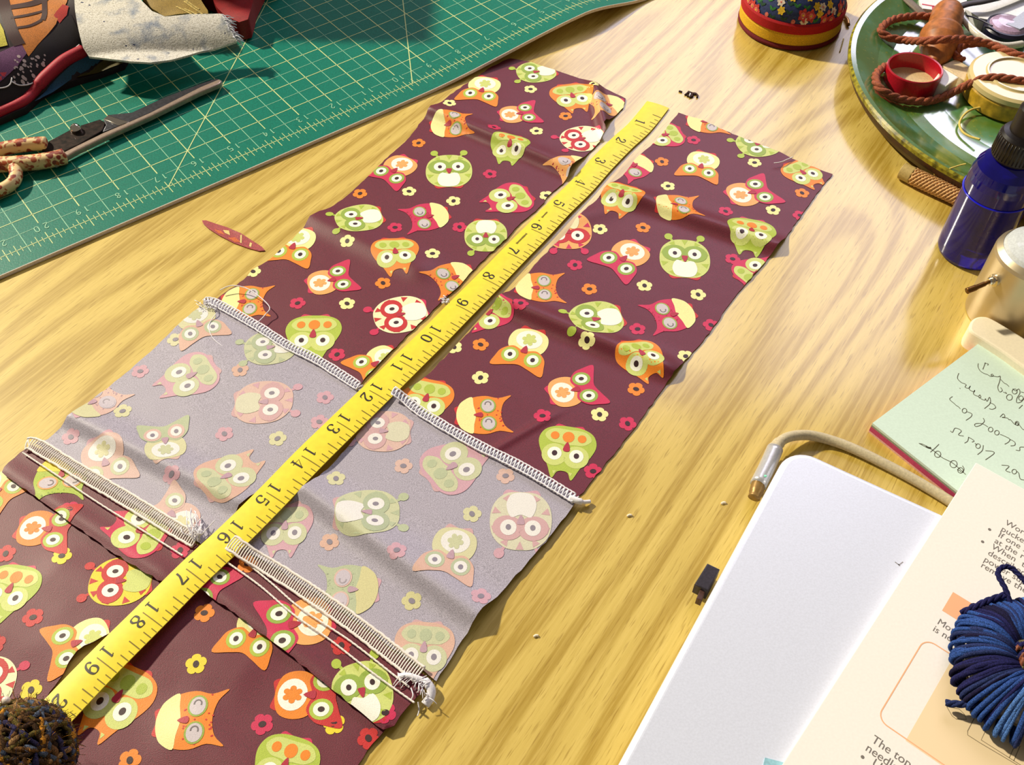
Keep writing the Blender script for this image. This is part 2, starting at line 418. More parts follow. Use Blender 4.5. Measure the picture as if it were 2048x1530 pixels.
def owl_drop(body, pale, dots, feet):
    o = [(feet, sm2([(-.5, -.78), (-.46, -1.06), (0, -.98), (.46, -1.06), (.5, -.78)]), 0),
         (body, sm2([(-.36, 1.12), (-.2, .86), (0, .8), (.2, .86), (.36, 1.12), (.6, .62), (.92, .1), (1.06, -.36), (.9, -.76), (.5, -.96), (0, -1), (-.5, -.96), (-.9, -.76), (-1.06, -.36), (-.92, .1), (-.6, .62)], 4), 1),
         (pale, sm2([(-.86, -.55), (-.6, -.84), (0, -.86), (.6, -.84), (.86, -.55), (.6, -.3), (.2, -.26), (0, -.22), (-.2, -.26), (-.6, -.3)]), 2),
         (dots, blob(-.5, -.56, .16), 3), (dots, blob(0, -.56, .22), 3), (dots, blob(.5, -.56, .16), 3),
         (pale, ell(-.4, .2, .46, .44), 2), (pale, ell(.4, .2, .46, .44), 2),
         (pale, [(-.3, .98), (-.22, .82), (-.36, .84)], 2), (pale, [(.3, .98), (.22, .82), (.36, .84)], 2)]
    for sx in (-.4, .4): o += [('white', blob(sx, .16, .26), 3), ('dark', ell(sx, .15, .1, .11, 12), 4)]
    o += [('beak', sm2([(-.13, -.04), (0, .04), (.13, -.04), (0, -.36)], 3), 5)]
    return o
def owl_sleep(body, belly, ring, feet):
    o = [(feet, sm2([(-.42, -.8), (-.4, -1.07), (0, -1.0), (.4, -1.07), (.42, -.8)]), 0),
         (body, sm2([(-.98, 1.1), (-.6, .8), (0, .68), (.6, .8), (.98, 1.1), (.86, .6), (1.0, .1), (.9, -.45), (.55, -.88), (0, -1), (-.55, -.88), (-.9, -.45), (-1.0, .1), (-.86, .6)], 4), 1),
         (belly, sm2([(-.96, -.4), (-.5, -.34), (0, -.26), (.5, -.34), (.96, -.4), (.72, -.78), (.4, -.94), (0, -1), (-.4, -.94), (-.72, -.78)], 4), 2)]
    r2 = random.Random(3)
    for k in range(34):
        x, y = r2.uniform(-.85, .85), r2.uniform(-.2, .75)
        o.append(('red' if body == 'orange' else 'mask' if body == 'green' else 'beak', blob(x, y, .03), 2))
    for sx in (-.46, .46):
        o += [(ring, ell(sx, .2, .38, .3), 3), ('lilac', ell(sx, .2, .32, .24), 4)]
        arc = [(sx-.08+.13*math.cos(a), .2+.11*math.sin(a)) for a in [(.35+ .11*k)*math.pi for k in range(12)]]
        L, R_ = ribbon_pts(arc, .045); o.append(('grey', [(p.x, p.y) for p in L]+[(p.x, p.y) for p in R_[::-1]], 5))
    o += [('beak', sm2([(-.13, -.08), (0, .0), (.13, -.08), (0, -.36)], 3), 5)]
    return o
OWL = {'Ag': owl_round('lgreen', 'mask', 'green', 'green', 'red'), 'Br': owl_round('pcream', 'red', 'magenta', 'red', 'magenta'),
       'By': owl_round('yellow', 'red', 'red', 'red', 'red', 'lgreen'), 'Bp': owl_round('peach', 'red', 'magenta', 'magenta', 'red', 'pcream'),
       'Co': owl_two('orange', 'cream', 'green', 'red', 'lgreen'), 'Cm': owl_two('magenta', 'peach', 'mask', 'magenta', 'peach'), 'Cr': owl_two('red', 'orange', 'green', 'red', 'orange'),
       'Cg': owl_two('green', 'cream', 'peach', 'peach', 'lgreen'), 'Cp': owl_two('peach', 'peach', 'lgreen', 'magenta', 'cream'),
       'Do': owl_drop('orange', 'lgreen', 'green', 'red'), 'Dm': owl_drop('magenta', 'lgreen', 'green', 'red'), 'Dg': owl_drop('green', 'lgreen', 'orange', 'magenta'),
       'Eo': owl_sleep('orange', 'cream', 'mask', 'red'), 'Em': owl_sleep('magenta', 'cream', 'mask', 'red'), 'Eg': owl_sleep('green', 'yellow', 'peach', 'magenta'),
       'Ep': owl_sleep('peach', 'cream', 'lilac', 'magenta')}
def place_motif(mb, shapes, M, zf, faded, bound, lift=.006, swap=None):
    for key, pts, lay in shapes:
        o = [M(u, v) for u, v in pts]
        clip = bound if any(not inside(q, bound) for q in o) else None
        try: sheet(mb, dense(o, .2) if len(o) > 10 else o, .17, fm(key, faded), zf, clip, .014+lift*lay)
        except Exception: pass
def put_owls(mb, rows, zf, faded, bound):
    for kind, bx, by, tx, ty in rows:
        B = at(bx, by, .1); T = at(tx, ty, .1); c = (B+T)/2; v = (T-B)/2
        L = max(1.36, min(1.6, v.length)); v = v.normalized()*L      # the print repeats at one size
        u = Vector((v.y, -v.x, 0))*.9
        place_motif(mb, OWL[kind], lambda a, b: (c.x+u.x*a+v.x*b, c.y+u.y*a+v.y*b), zf, faded, bound)
def put_flowers(mb, rows, zf, faded, bound):
    for i, (key, x, y) in enumerate(rows):
        p = at(x, y, .1); a0 = i*1.7
        pts = []
        for k in range(50):
            a = 2*math.pi*k/50; r = .34+.115*abs(math.cos(2.5*a))**.55
            pts.append((p.x+r*math.cos(a+a0), p.y+r*math.sin(a+a0)))
        place_motif(mb, [(key, pts, 0), ('dark', ell(p.x, p.y, .16, .13, 14, a0), 2)], lambda a, b: (a, b), zf, faded, bound)
def ragged(poly_px, z, amp=.035, step=.3):
    pl = dense([at(x, y, z) for x, y in poly_px], step); r2 = random.Random(len(poly_px))
    ctr = sum(pl, Vector((0, 0)))/len(pl)
    return [(p.x+r2.uniform(-amp, amp), p.y+r2.uniform(-amp, amp)) for p in pl]
def ridge(p0, p1, h, wa, wb=None):
    "fold across the cloth; wa = far slope width, wb = near slope width (cm)"
    A, B = at(*p0), at(*p1); d = (B-A); L = d.length; d /= L; nx = Vector((-d.y, d.x, 0))
    if nx.y < 0: nx = -nx
    wb = wb or wa
    def f(x, y):
        q = Vector((x-A.x, y-A.y, 0)); t = q.dot(d); s = q.dot(nx)
        wd = wa if s > 0 else wb
        e = math.exp(-(s/wd)**2)
        over = max(-t, t-L, 0)
        return h*e*math.exp(-(over/1.2)**2)
    return f
def zfun(base, ridges, wob=.05, seed=0.0):
    def f(x, y):
        z = base + sum(r(x, y) for r in ridges)
        return z + wob*(.5+.5*noise.noise(Vector((x*.28+seed, y*.28, seed))))+wob*.35*(.5+.5*noise.noise(Vector((x*.9, y*.9+seed, 3))))
    return f
FRAY = cloth('frayed_cut_edge', (84, 26, 36), .2)
def panel(name, parent, poly_px, base, ridges, owls, flowers, faded=False, wob=.05, seed=0., spacing=.15):
    bd = ragged(poly_px, base); zf = zfun(base, ridges, wob, seed)
    mb = MB(); sheet(mb, bd, spacing, fm('maroon', faded), zf)
    skirt(mb, bd, zf, .05, FRAY)
    put_owls(mb, owls, zf, faded, bd); put_flowers(mb, flowers, zf, faded, bd)
    return mb.build(name, parent), zf
THREAD = plain('white_thread', (244, 242, 248), .7, var=.03, scale=1500)
THREAD2 = plain('cream_thread', (246, 238, 228), .7, var=.03, scale=1500)
def overlock(name, parent, pts_px, z, width, pitch, ladder=False, mat=None, up=0.0):
    mt = mat or THREAD
    P = smooth_path([at(q[0], q[1], q[2] if len(q) > 2 else z) for q in pts_px], 40)
    L = [0]
    for a, b in zip(P, P[1:]): L.append(L[-1]+(b-a).length)
    def pos(s):
        i = max(k for k in range(len(L)) if L[k] <= s+1e-9); i = min(i, len(P)-2)
        t = (s-L[i])/max(L[i+1]-L[i], 1e-9); d = (P[i+1]-P[i]).normalized()
        return P[i].lerp(P[i+1], t), d, Vector((-d.y, d.x, 0))
    mb = MB(); s = 0.0; top = []; bot = []
    while s < L[-1]-pitch:
        p, d, nn = pos(s); j = rnd.uniform(-.02, .02)
        a = p+nn*(width/2+j)+Vector((0, 0, .03+up)); b = p-nn*(width/2+j)+d*pitch*.6+Vector((0, 0, .03+up)); m = (a+b)/2+Vector((0, 0, .06))
        mb.tube(smooth_path([a-Vector((0, 0, .05)), a, m, b, b-Vector((0, 0, .05))], 3), .042 if not ladder else .034, mt, 6)
        if not ladder:
            mb.tube(smooth_path([b, (p+nn*.1)+d*pitch*.9+Vector((0, 0, .07+up)), a+d*pitch], 3), .026, mt, 6)
        top.append(a+nn*.02); bot.append(b-nn*.02)
        s += pitch*1.0
    if not ladder:
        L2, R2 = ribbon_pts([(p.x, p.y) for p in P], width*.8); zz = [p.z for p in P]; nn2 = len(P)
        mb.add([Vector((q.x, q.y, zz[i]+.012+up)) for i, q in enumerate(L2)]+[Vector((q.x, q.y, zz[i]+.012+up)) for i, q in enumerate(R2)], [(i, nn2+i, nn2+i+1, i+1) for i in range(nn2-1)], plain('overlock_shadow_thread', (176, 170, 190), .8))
    for line in (top, bot):
        q = []
        for k, v in enumerate(line): q += [v+Vector((0, 0, .02)), (v+(line[k+1]-v)*.5)+Vector((0, 0, .05)) if k+1 < len(line) else v]
        mb.tube(q, .055 if ladder else .04, mt, 6)
        if ladder: mb.tube([p_+Vector((.03, .03, .0)) for p_ in q], .03, mt, 6)
    return mb.build(name, parent)
def thread(name, parent, pts, r, mt=None, n=8):
    mb = MB(); mb.tube(px(pts, .2, n), r, mt or THREAD, 6)
    return mb.build(name, parent)
def stitches(name, parent, pts_px, z, mt=None):
    P = smooth_path([at(x, y, z) for x, y in pts_px], 30); mb = MB(); q = []
    for i, p in enumerate(P): q.append(p+Vector((0, 0, .02+.012*math.sin(i*1.9)))+Vector((.012*math.sin(i*2.3), 0, 0)))
    mb.tube(q, .046, mt or THREAD2, 6)
    return mb.build(name, parent)
# ---------------------------------------------------------------- left strip
LS = thing('fabric_strip', at(560, 700), 'maroon owl-print cotton strip left of the tape measure, touching the green mat', 'fabric strip', 'owl print fabric strips')
left_top = [(1020, 117), (1062, 125), (1110, 142), (1150, 154), (1185, 166), (1220, 182), (1252, 198), (1246, 216), (1228, 236), (1212, 250), (1206, 258), (1211, 270), (1186, 300), (1152, 332), (1126, 368), (1100, 388), (1084, 411), (1036, 452), (1007, 484), (974, 513), (938, 550), (911, 580), (889, 599), (851, 636), (814, 672), (785, 702), (752, 735), (727, 761), (712, 785),
            (640, 742), (580, 712), (510, 668), (418, 612), (435, 597), (470, 573), (495, 553), (505, 541), (540, 519), (570, 494), (605, 460), (622, 438), (660, 418), (700, 388), (735, 355), (770, 320), (820, 275), (838, 250), (852, 234), (868, 219), (900, 190), (940, 163), (985, 133)]
LT_OWLS = [('Ag', 1110, 139, 1034, 149), ('Co', 977, 154, 950, 207), ('Do', 1135, 168, 1158, 222), ('Cm', 1000, 232, 1079, 222), ('Ep', 1238, 208, 1186, 217), ('Br', 1203, 268, 1124, 288), ('Eo', 876, 253, 929, 251), ('Dg', 1025, 276, 1012, 326),
           ('Ep', 1176, 332, 1112, 352), ('Cm', 819, 316, 758, 366), ('Ag', 898, 375, 898, 309), ('Dm', 1060, 386, 970, 412), ('Ag', 763, 428, 672, 449), ('Em', 887, 427, 818, 441), ('Ag', 973, 440, 970, 503), ('Co', 605, 456, 566, 531),
           ('Do', 787, 479, 797, 548), ('Eo', 942, 542, 865, 572), ('Cm', 616, 572, 711, 548), ('Eo', 456, 604, 528, 602), ('Br', 853, 618, 748, 640), ('Dg', 632, 628, 618, 722), ('Co', 790, 704, 710, 752)]
LT_FL = [('cream', 1061, 178), ('cream', 1185, 176), ('orange', 1131, 232), ('magenta', 988, 261), ('cream', 1073, 262), ('cream', 899, 207), ('orange', 837, 286), ('magenta', 980, 348), ('orange', 720, 387), ('cream', 818, 383), ('cream', 907, 402), ('cream', 1093, 391),
         ('cream', 695, 486), ('magenta', 790, 455), ('magenta', 919, 454), ('cream', 865, 508), ('orange', 766, 566), ('magenta', 595, 606), ('cream', 694, 607), ('magenta', 674, 709), ('cream', 506, 543)]
panel('printed_panel', LS, left_top, .05, [ridge((868, 232), (1150, 352), .55, 1.0, .42), ridge((1190, 190), (1208, 262), .55, .5, .35), ridge((630, 440), (830, 540), .26, 1.2, .8), ridge((1085, 290), (1150, 320), .1, .8)], LT_OWLS, LT_FL, seed=1.0)
left_grey = [(412, 606), (510, 658), (580, 700), (640, 730), (722, 778), (706, 800), (640, 872), (572, 940), (492, 1010), (440, 1055), (402, 1088), (385, 1078), (300, 1030), (200, 968), (110, 912), (72, 888), (95, 880), (122, 858), (150, 834), (185, 802), (230, 764), (270, 732), (310, 697), (360, 650)]
LG_OWLS = [('Ag', 585, 690, 498, 708), ('Dm', 432, 733, 320, 784), ('Co', 385, 618, 415, 690), ('Bp', 471, 812, 588, 806), ('Ep', 165, 826, 224, 783), ('Cg', 338, 929, 328, 846), ('Cp', 203, 882, 222, 976), ('Do', 410, 992, 514, 918), ('Cp', 380, 1060, 312, 1004)]
LG_FL = [('magenta', 282, 746), ('orange', 482, 746), ('cream', 353, 684), ('magenta', 651, 800), ('cream', 247, 826), ('magenta', 450, 871), ('cream', 556, 881), ('magenta', 144, 878), ('magenta', 347, 958), ('magenta', 640, 850)]
panel('turned_back_panel', LS, left_grey, .2, [ridge((150, 845), (480, 1012), .42, .9, .5), ridge((360, 650), (660, 860), .1, 1.5)], LG_OWLS, LG_FL, True, seed=4.0)
left_band = [(64, 890), (110, 915), (200, 972), (300, 1034), (385, 1082), (398, 1092), (362, 1130), (334, 1164), (316, 1160), (230, 1108), (165, 1062), (90, 1008), (44, 975), (4, 946), (18, 926), (40, 905)]
LB_OWLS = [('Eg', 130, 930, 121, 992), ('Cr', 40, 1055, 150, 1062), ('Dm', 335, 1082, 222, 1048)]
panel('hem_band', LS, left_band, .3, [ridge((30, 955), (320, 1150), .1, .6, .3)], LB_OWLS, [('magenta', 144, 1026), ('magenta', 363, 1106)], seed=6.0)
left_low = [(4, 944), (44, 966), (165, 1052), (230, 1098), (318, 1150), (350, 1140), (300, 1190), (262, 1232), (222, 1268), (188, 1286), (156, 1305), (140, 1326), (131, 1348), (112, 1372), (60, 1440), (0, 1520), (-60, 1600), (-260, 1600), (-240, 1300), (-130, 1100), (-50, 1000)]
LL_OWLS = [('Co', -34, 958, 24, 1002), ('Cr', 40, 1055, 150, 1062), ('By', 303, 1161, 182, 1166), ('Dg', 46, 1134, -14, 1240), ('Co', 218, 1266, 91, 1312), ('Br', -60, 1370, -10, 1370)]
panel('lower_panel', LS, left_low, .08, [ridge((120, 1150), (330, 1250), .12, 1.2), ridge((-60, 1230), (190, 1330), .12, 1.5)], LL_OWLS, [('yellow', 125, 1114), ('red', 12, 1108), ('red', 68, 1237), ('yellow', 63, 1381), ('red', -8, 1290)], seed=8.0)
tag(overlock('overlock_edge', LS, [(408, 604), (430, 606), (509, 650), (576, 692), (636, 722), (724, 778)], .3, .44, .2), 'white overlocked edge')
tag(overlock('overlock_seam', LS, [(52, 890), (72, 892), (165, 948), (260, 1004), (345, 1056), (398, 1086)], .42, .62, .125, True, THREAD2), 'white ladder-like overlocked seam')
tag(stitches('stitch_line', LS, [(46, 906), (90, 935), (200, 1008), (290, 1064), (366, 1112)], .48), 'single row of white stitching')
thread('loose_thread', LS, [(440, 580, .4), (465, 571, .5), (500, 580, .5), (538, 612, .5), (530, 630, .4), (512, 648, .4)], .028)
thread('loose_thread', LS, [(434, 625, .4), (418, 650, .35), (425, 675, .35), (447, 694, .3)], .022)
mb = MB()
for k in range(26):
    a = at(rnd.uniform(376, 402), rnd.uniform(1062, 1088), .5); b = a+Vector((rnd.uniform(-.5, .7), rnd.uniform(.1, 1.3), rnd.uniform(0, .25)))
    mb.tube(smooth_path([a, (a+b)/2+Vector((rnd.uniform(-.2, .2), rnd.uniform(-.2, .2), .15)), b], 4), .02, THREAD, 5)
mb.build('thread_tuft', LS)
mb = MB()
for k in range(34):
    p = at(rnd.uniform(398, 440), rnd.uniform(600, 640), .3); p = at(412+rnd.uniform(-14, 26), 606+rnd.uniform(-6, 16), .35)
    b = p+Vector((rnd.uniform(-.35, .35), rnd.uniform(-.3, .3), rnd.uniform(0, .15))); mb.tube([p, (p+b)/2+Vector((0, 0, .06)), b], .018, THREAD, 5)
mb.build('thread_tuft', LS)
mb = MB()
for k in range(16):
    a = at(rnd.uniform(884, 894), rnd.uniform(596, 608), .2); b = a+Vector((rnd.uniform(-.25, .25), rnd.uniform(-.2, .25), rnd.uniform(0, .12)))
    mb.tube([a, (a+b)/2+Vector((0, 0, .06)), b], .03, THREAD, 5)
mb.build('thread_tuft', LS)
# ---------------------------------------------------------------- right strip
RS = thing('fabric_strip', at(1100, 800), 'maroon owl-print cotton strip right of the tape measure, lying on bare wood', 'fabric strip', 'owl print fabric strips')
right_top = [(1357, 226), (1400, 240), (1450, 262), (1500, 283), (1560, 305), (1600, 325), (1666, 349), (1650, 366), (1625, 400), (1600, 435), (1562, 490), (1525, 530), (1490, 570), (1460, 606), (1430, 650), (1400, 690), (1370, 722), (1335, 766), (1310, 800), (1280, 842), (1240, 892), (1200, 942), (1166, 985), (1140, 1004), (1080, 965), (1000, 916), (900, 860), (845, 830), (790, 790),
             (845, 761), (881, 725), (912, 692), (970, 631), (1018, 588), (1057, 545), (1100, 498), (1135, 466), (1151, 443), (1170, 420), (1192, 403), (1222, 372), (1245, 353), (1272, 317), (1312, 284)]
RT_OWLS = [('Dm', 1364, 264, 1286, 278), ('Eo', 1384, 242, 1446, 246), ('Ag', 1556, 281, 1476, 295), ('Co', 1413, 305, 1391, 360), ('Em', 1292, 318, 1236, 348), ('Do', 1584, 325, 1635, 371), ('Cm', 1458, 395, 1549, 375), ('Do', 1254, 374, 1226, 431), ('Eo', 1319, 417, 1390, 417),
           ('Dg', 1505, 439, 1496, 508), ('Bp', 1134, 428, 1138, 498), ('Cm', 1284, 488, 1210, 546), ('Ag', 1370, 557, 1369, 478), ('Eo', 1042, 576, 1116, 576), ('Dm', 1482, 564, 1552, 524), ('Ag', 1243, 630, 1140, 648), ('Em', 1380, 622, 1302, 638), ('Dm', 1006, 606, 940, 652),
           ('Co', 1068, 660, 1030, 741), ('Do', 1264, 692, 1305, 754), ('Cm', 1099, 791, 1203, 767), ('Eo', 924, 831, 1008, 828), ('Dg', 1141, 854, 1123, 952), ('Do', 866, 760, 834, 846)]
RT_FL = [('magenta', 1387, 280), ('orange', 1324, 323), ('cream', 1509, 325), ('orange', 1604, 386), ('cream', 1336, 372), ('magenta', 1451, 423), ('cream', 1546, 420), ('magenta', 1600, 431), ('cream', 1200, 458), ('orange', 1286, 455), ('magenta', 1150, 530), ('magenta', 1465, 518), ('cream', 1289, 571),
         ('orange', 1179, 578), ('cream', 1396, 589), ('magenta', 1275, 658), ('cream', 1173, 688), ('magenta', 1041, 619), ('magenta', 1422, 650), ('cream', 1371, 713), ('orange', 961, 689), ('cream', 961, 755), ('orange', 1272, 778), ('cream', 1199, 829), ('magenta', 1085, 832), ('magenta', 1255, 847), ('magenta', 1186, 942), ('cream', 908, 694)]
panel('printed_panel', RS, right_top, .05, [ridge((1225, 392), (1560, 505), .5, 1.0, .42), ridge((990, 605), (1320, 742), .55, .95, .45), ridge((985, 905), (1080, 850), .1, .25, .2), ridge((1150, 440), (1300, 400), .12, .7)], RT_OWLS, RT_FL, seed=11.0)
right_grey = [(792, 786), (850, 828), (946, 884), (1049, 936), (1152, 1000), (1140, 1022), (1106, 1066), (1052, 1130), (1002, 1186), (966, 1226), (934, 1266), (908, 1308), (872, 1362), (800, 1306), (700, 1232), (600, 1166), (520, 1118), (466, 1084), (500, 1064), (545, 1032), (596, 994), (622, 975), (664, 930), (700, 890), (716, 868), (748, 828)]
RG_OWLS = [('Bp', 817, 868, 717, 864), ('Dm', 855, 966, 966, 899), ('Ag', 673, 1036, 800, 1029), ('Br', 1044, 988, 1039, 1104), ('Co', 920, 1060, 884, 1169), ('Dm', 576, 1013, 564, 1112), ('Eg', 744, 1183, 648, 1181), ('Do', 855, 1252, 838, 1362)]
RG_FL = [('peach', 807, 935), ('cream', 673, 962), ('peach', 1011, 955), ('cream', 944, 1031), ('magenta', 796, 1115), ('orange', 660, 1087), ('magenta', 962, 1201), ('yellow', 824, 1205)]
panel('turned_back_panel', RS, right_grey, .2, [ridge((600, 982), (955, 1242), .55, 1.0, .5), ridge((820, 800), (1010, 880), .06, 1.5)], RG_OWLS, RG_FL, True, seed=14.0)
right_band = [(462, 1086), (520, 1122), (600, 1170), (700, 1238), (800, 1312), (862, 1364), (846, 1378), (826, 1402), (802, 1432), (788, 1452), (768, 1462), (740, 1440), (659, 1376), (600, 1328), (541, 1282), (470, 1228), (400, 1178), (432, 1128)]
RB_OWLS = [('Cm', 664, 1237, 516, 1272), ('Cm', 372, 1148, 446, 1192), ('Ag', 736, 1440, 716, 1342)]
panel('hem_band', RS, right_band, .3, [ridge((420, 1178), (750, 1432), .1, .6, .3)], RB_OWLS, [('orange', 497, 1133), ('red', 684, 1296), ('magenta', 772, 1431)], seed=16.0)
right_low = [(404, 1172), (470, 1222), (541, 1276), (600, 1322), (659, 1370), (740, 1434), (772, 1458), (745, 1490), (715, 1530), (660, 1600), (640, 1640), (-60, 1640), (60, 1500), (118, 1402), (182, 1372), (252, 1318), (300, 1270), (352, 1212)]
RL_OWLS = [('Do', 276, 1337, 182, 1472), ('Eo', 326, 1446, 434, 1438), ('Co', 532, 1222, 482, 1314), ('Cr', 550, 1389, 692, 1391), ('Dg', 588, 1490, 545, 1592)]
panel('lower_panel', RS, right_low, .08, [ridge((380, 1470), (520, 1580), .15, 1.3), ridge((330, 1260), (480, 1340), .08, 1.4)], RL_OWLS, [('orange', 409, 1227), ('yellow', 393, 1330), ('magenta', 525, 1449), ('orange', 260, 1521), ('yellow', 668, 1448), ('red', 737, 1477)], seed=18.0)
tag(overlock('overlock_edge', RS, [(785, 781, .66), (795, 788, .6), (812, 801, .42), (847, 828), (946, 886), (1049, 938), (1154, 1001)], .36, .44, .2), 'white overlocked edge')
tag(overlock('overlock_seam', RS, [(460, 1085, .86), (478, 1097, .82), (500, 1112, .66), (530, 1130, .5), (600, 1174), (690, 1236), (780, 1304), (846, 1356)], .46, .66, .125, True, THREAD2), 'white ladder-like overlocked seam')
tag(stitches('stitch_line', RS, [(476, 1112), (540, 1164), (603, 1218), (700, 1282), (790, 1352), (818, 1374)], .5), 'upper of two rows of white stitching')
tag(stitches('stitch_line', RS, [(456, 1126), (520, 1172), (588, 1230), (660, 1280), (740, 1342), (829, 1406)], .5), 'lower of two rows of white stitching')
mb = MB()
mb.tube(px([(1140, 996, .35), (1156, 1002, .35), (1168, 1004, .25), (1180, 1003, .15)], 0, 6), [.16]*10+[.1]*9, THREAD, 8)
tag(mb.build('thread_tail', RS), 'white overlock tail at the upper edge'); mb = MB()
mb.tube(px([(796, 1352, .5), (815, 1350, .6), (836, 1356, .55), (850, 1362, .45), (862, 1378, .35), (860, 1396, .25), (850, 1410, .2)], 0, 6), [.11]*18+[.2]*19, THREAD, 8, flat=.5)
for k in range(46):
    t = rnd.random(); a = at(800+58*t, 1352+44*max(0, t-.5)*2, .5); b = a+Vector((rnd.uniform(-.45, .35), rnd.uniform(-.5, .3), rnd.uniform(-.2, .12)))
    mb.tube(smooth_path([a, (a+b)/2+Vector((0, 0, .1)), b], 3), .02, THREAD, 5)
tag(mb.build('thread_tail', RS), 'tangled white thread tails')
thread('loose_thread', RS, [(822, 1376, .5), (826, 1390, .5), (822, 1400, .4)], .03)
thread('loose_thread', RS, [(836, 1404, .3), (838, 1420, .15), (835, 1432, .08)], .03)
thread('loose_thread', RS, [(1548, 326, .3), (1562, 324, .35), (1574, 319, .3), (1586, 314, .25)], .03)
# ================================================================== tape measure
TK = [(1338, 216), (1302, 261), (1262.5, 298), (1222.7, 339.2), (1184, 383), (1140, 426.5), (1096, 474), (1049.2, 522.2), (1000, 574), (947, 628), (893, 684), (835, 742), (775, 802), (710, 866), (641, 935), (571, 1009), (494, 1087), (410, 1166.5), (325, 1254), (234, 1346), (140, 1446), (44, 1552)]
TZ = [.1, .12, .14, .15, .17, .2, .2, .2, .22, .26, .3, .34, .46, .52, .56, .6, .62, .6, .62, .66, .66, .66]
TR = smooth_path([at(x, y, z) for (x, y), z in zip(TK, TZ)], 16)
TWD = 1.62
def tape_frame(k):
    "right-edge point, direction and across-vector at inch k"
    i = max(0, min(len(TR)-2, k*16)); i0 = int(i); p = TR[i0].lerp(TR[i0+1], i-i0)
    a = TR[max(i0-6, 0)]; b = TR[min(i0+7, len(TR)-1)]; d = (b-a); d.z = 0; d.normalize()
    return p, d, Vector((d.y, -d.x, 0))       # across: right edge -> left edge
def tp(k, wv, lift=0.0):
    p, d, ac = tape_frame(k)
    return p+ac*(TWD-wv)+Vector((0, 0, lift + .05*math.sin(math.pi*max(0, min(1, wv/TWD)))))
YEL = plain('tape_yellow', (244, 224, 64), .42, var=.015, scale=300, spec=.35)
TBLK = plain('tape_ink', (40, 30, 14), .5, var=0); TTICK = plain('tape_tick_ink', (128, 108, 20), .5, var=0)
tape = thing('tape_measure', tp(10, .9), 'yellow tape measure laid between the two owl fabric strips, inch numerals 1 to 20', 'tape measure')
mb = MB(); nk = 21*8
rows = [[tp(i/8, TWD*j/6) for j in range(7)] for i in range(nk+1)]
vs = [p for r in rows for p in r]
mb.add(vs, [(i*7+j, (i+1)*7+j, (i+1)*7+j+1, i*7+j+1)[::-1] for i in range(nk) for j in range(6)], YEL)
lo = [p-Vector((0, 0, .05)) for p in vs]
bd = [(i, 0) for i in range(nk+1)]+[(nk, j) for j in range(1, 7)]+[(i, 6) for i in range(nk-1, -1, -1)]+[(0, j) for j in range(5, 0, -1)]
bv = [vs[i*7+j] for i, j in bd]; n = len(bv)
mb.add(bv+[p-Vector((0, 0, .05)) for p in bv], [(i, (i+1) % n, n+(i+1) % n, n+i) for i in range(n)], YEL, False)
mb.add(lo, [(i*7+j, (i+1)*7+j, (i+1)*7+j+1, i*7+j+1) for i in range(nk) for j in range(6)], YEL)
mb.build('tape_band', tape)
mb = MB()
def tick(k, w0, w1, wd, mt):
    h = wd/2.54/2
    A, B = tp(k-h, w0, .012), tp(k+h, w0, .012); n = 4; L = []; R_ = []
    for i in range(n+1):
        ww = w0+(w1-w0)*i/n; L.append(tp(k-h, ww, .012)); R_.append(tp(k+h, ww, .012))
    mb.add(L+R_, [(i, n+1+i, n+2+i, i+1) for i in range(n)], mt)
for i in range(4, 21*8):
    k = i/8
    if i % 8 == 0: tick(k, .44, TWD-.03, .045, TTICK)
    elif i % 4 == 0: tick(k, .98, TWD-.03, .05, TTICK)
    elif i % 2 == 0: tick(k, 1.16, TWD-.03, .045, TTICK)
    else: tick(k, 1.3, TWD-.03, .04, TTICK)
mb.build('scale_marks', tape)
def cubic(pts): return [(p.x, p.y) for p in smooth_path([(a, b, 0) for a, b in pts], 6)]
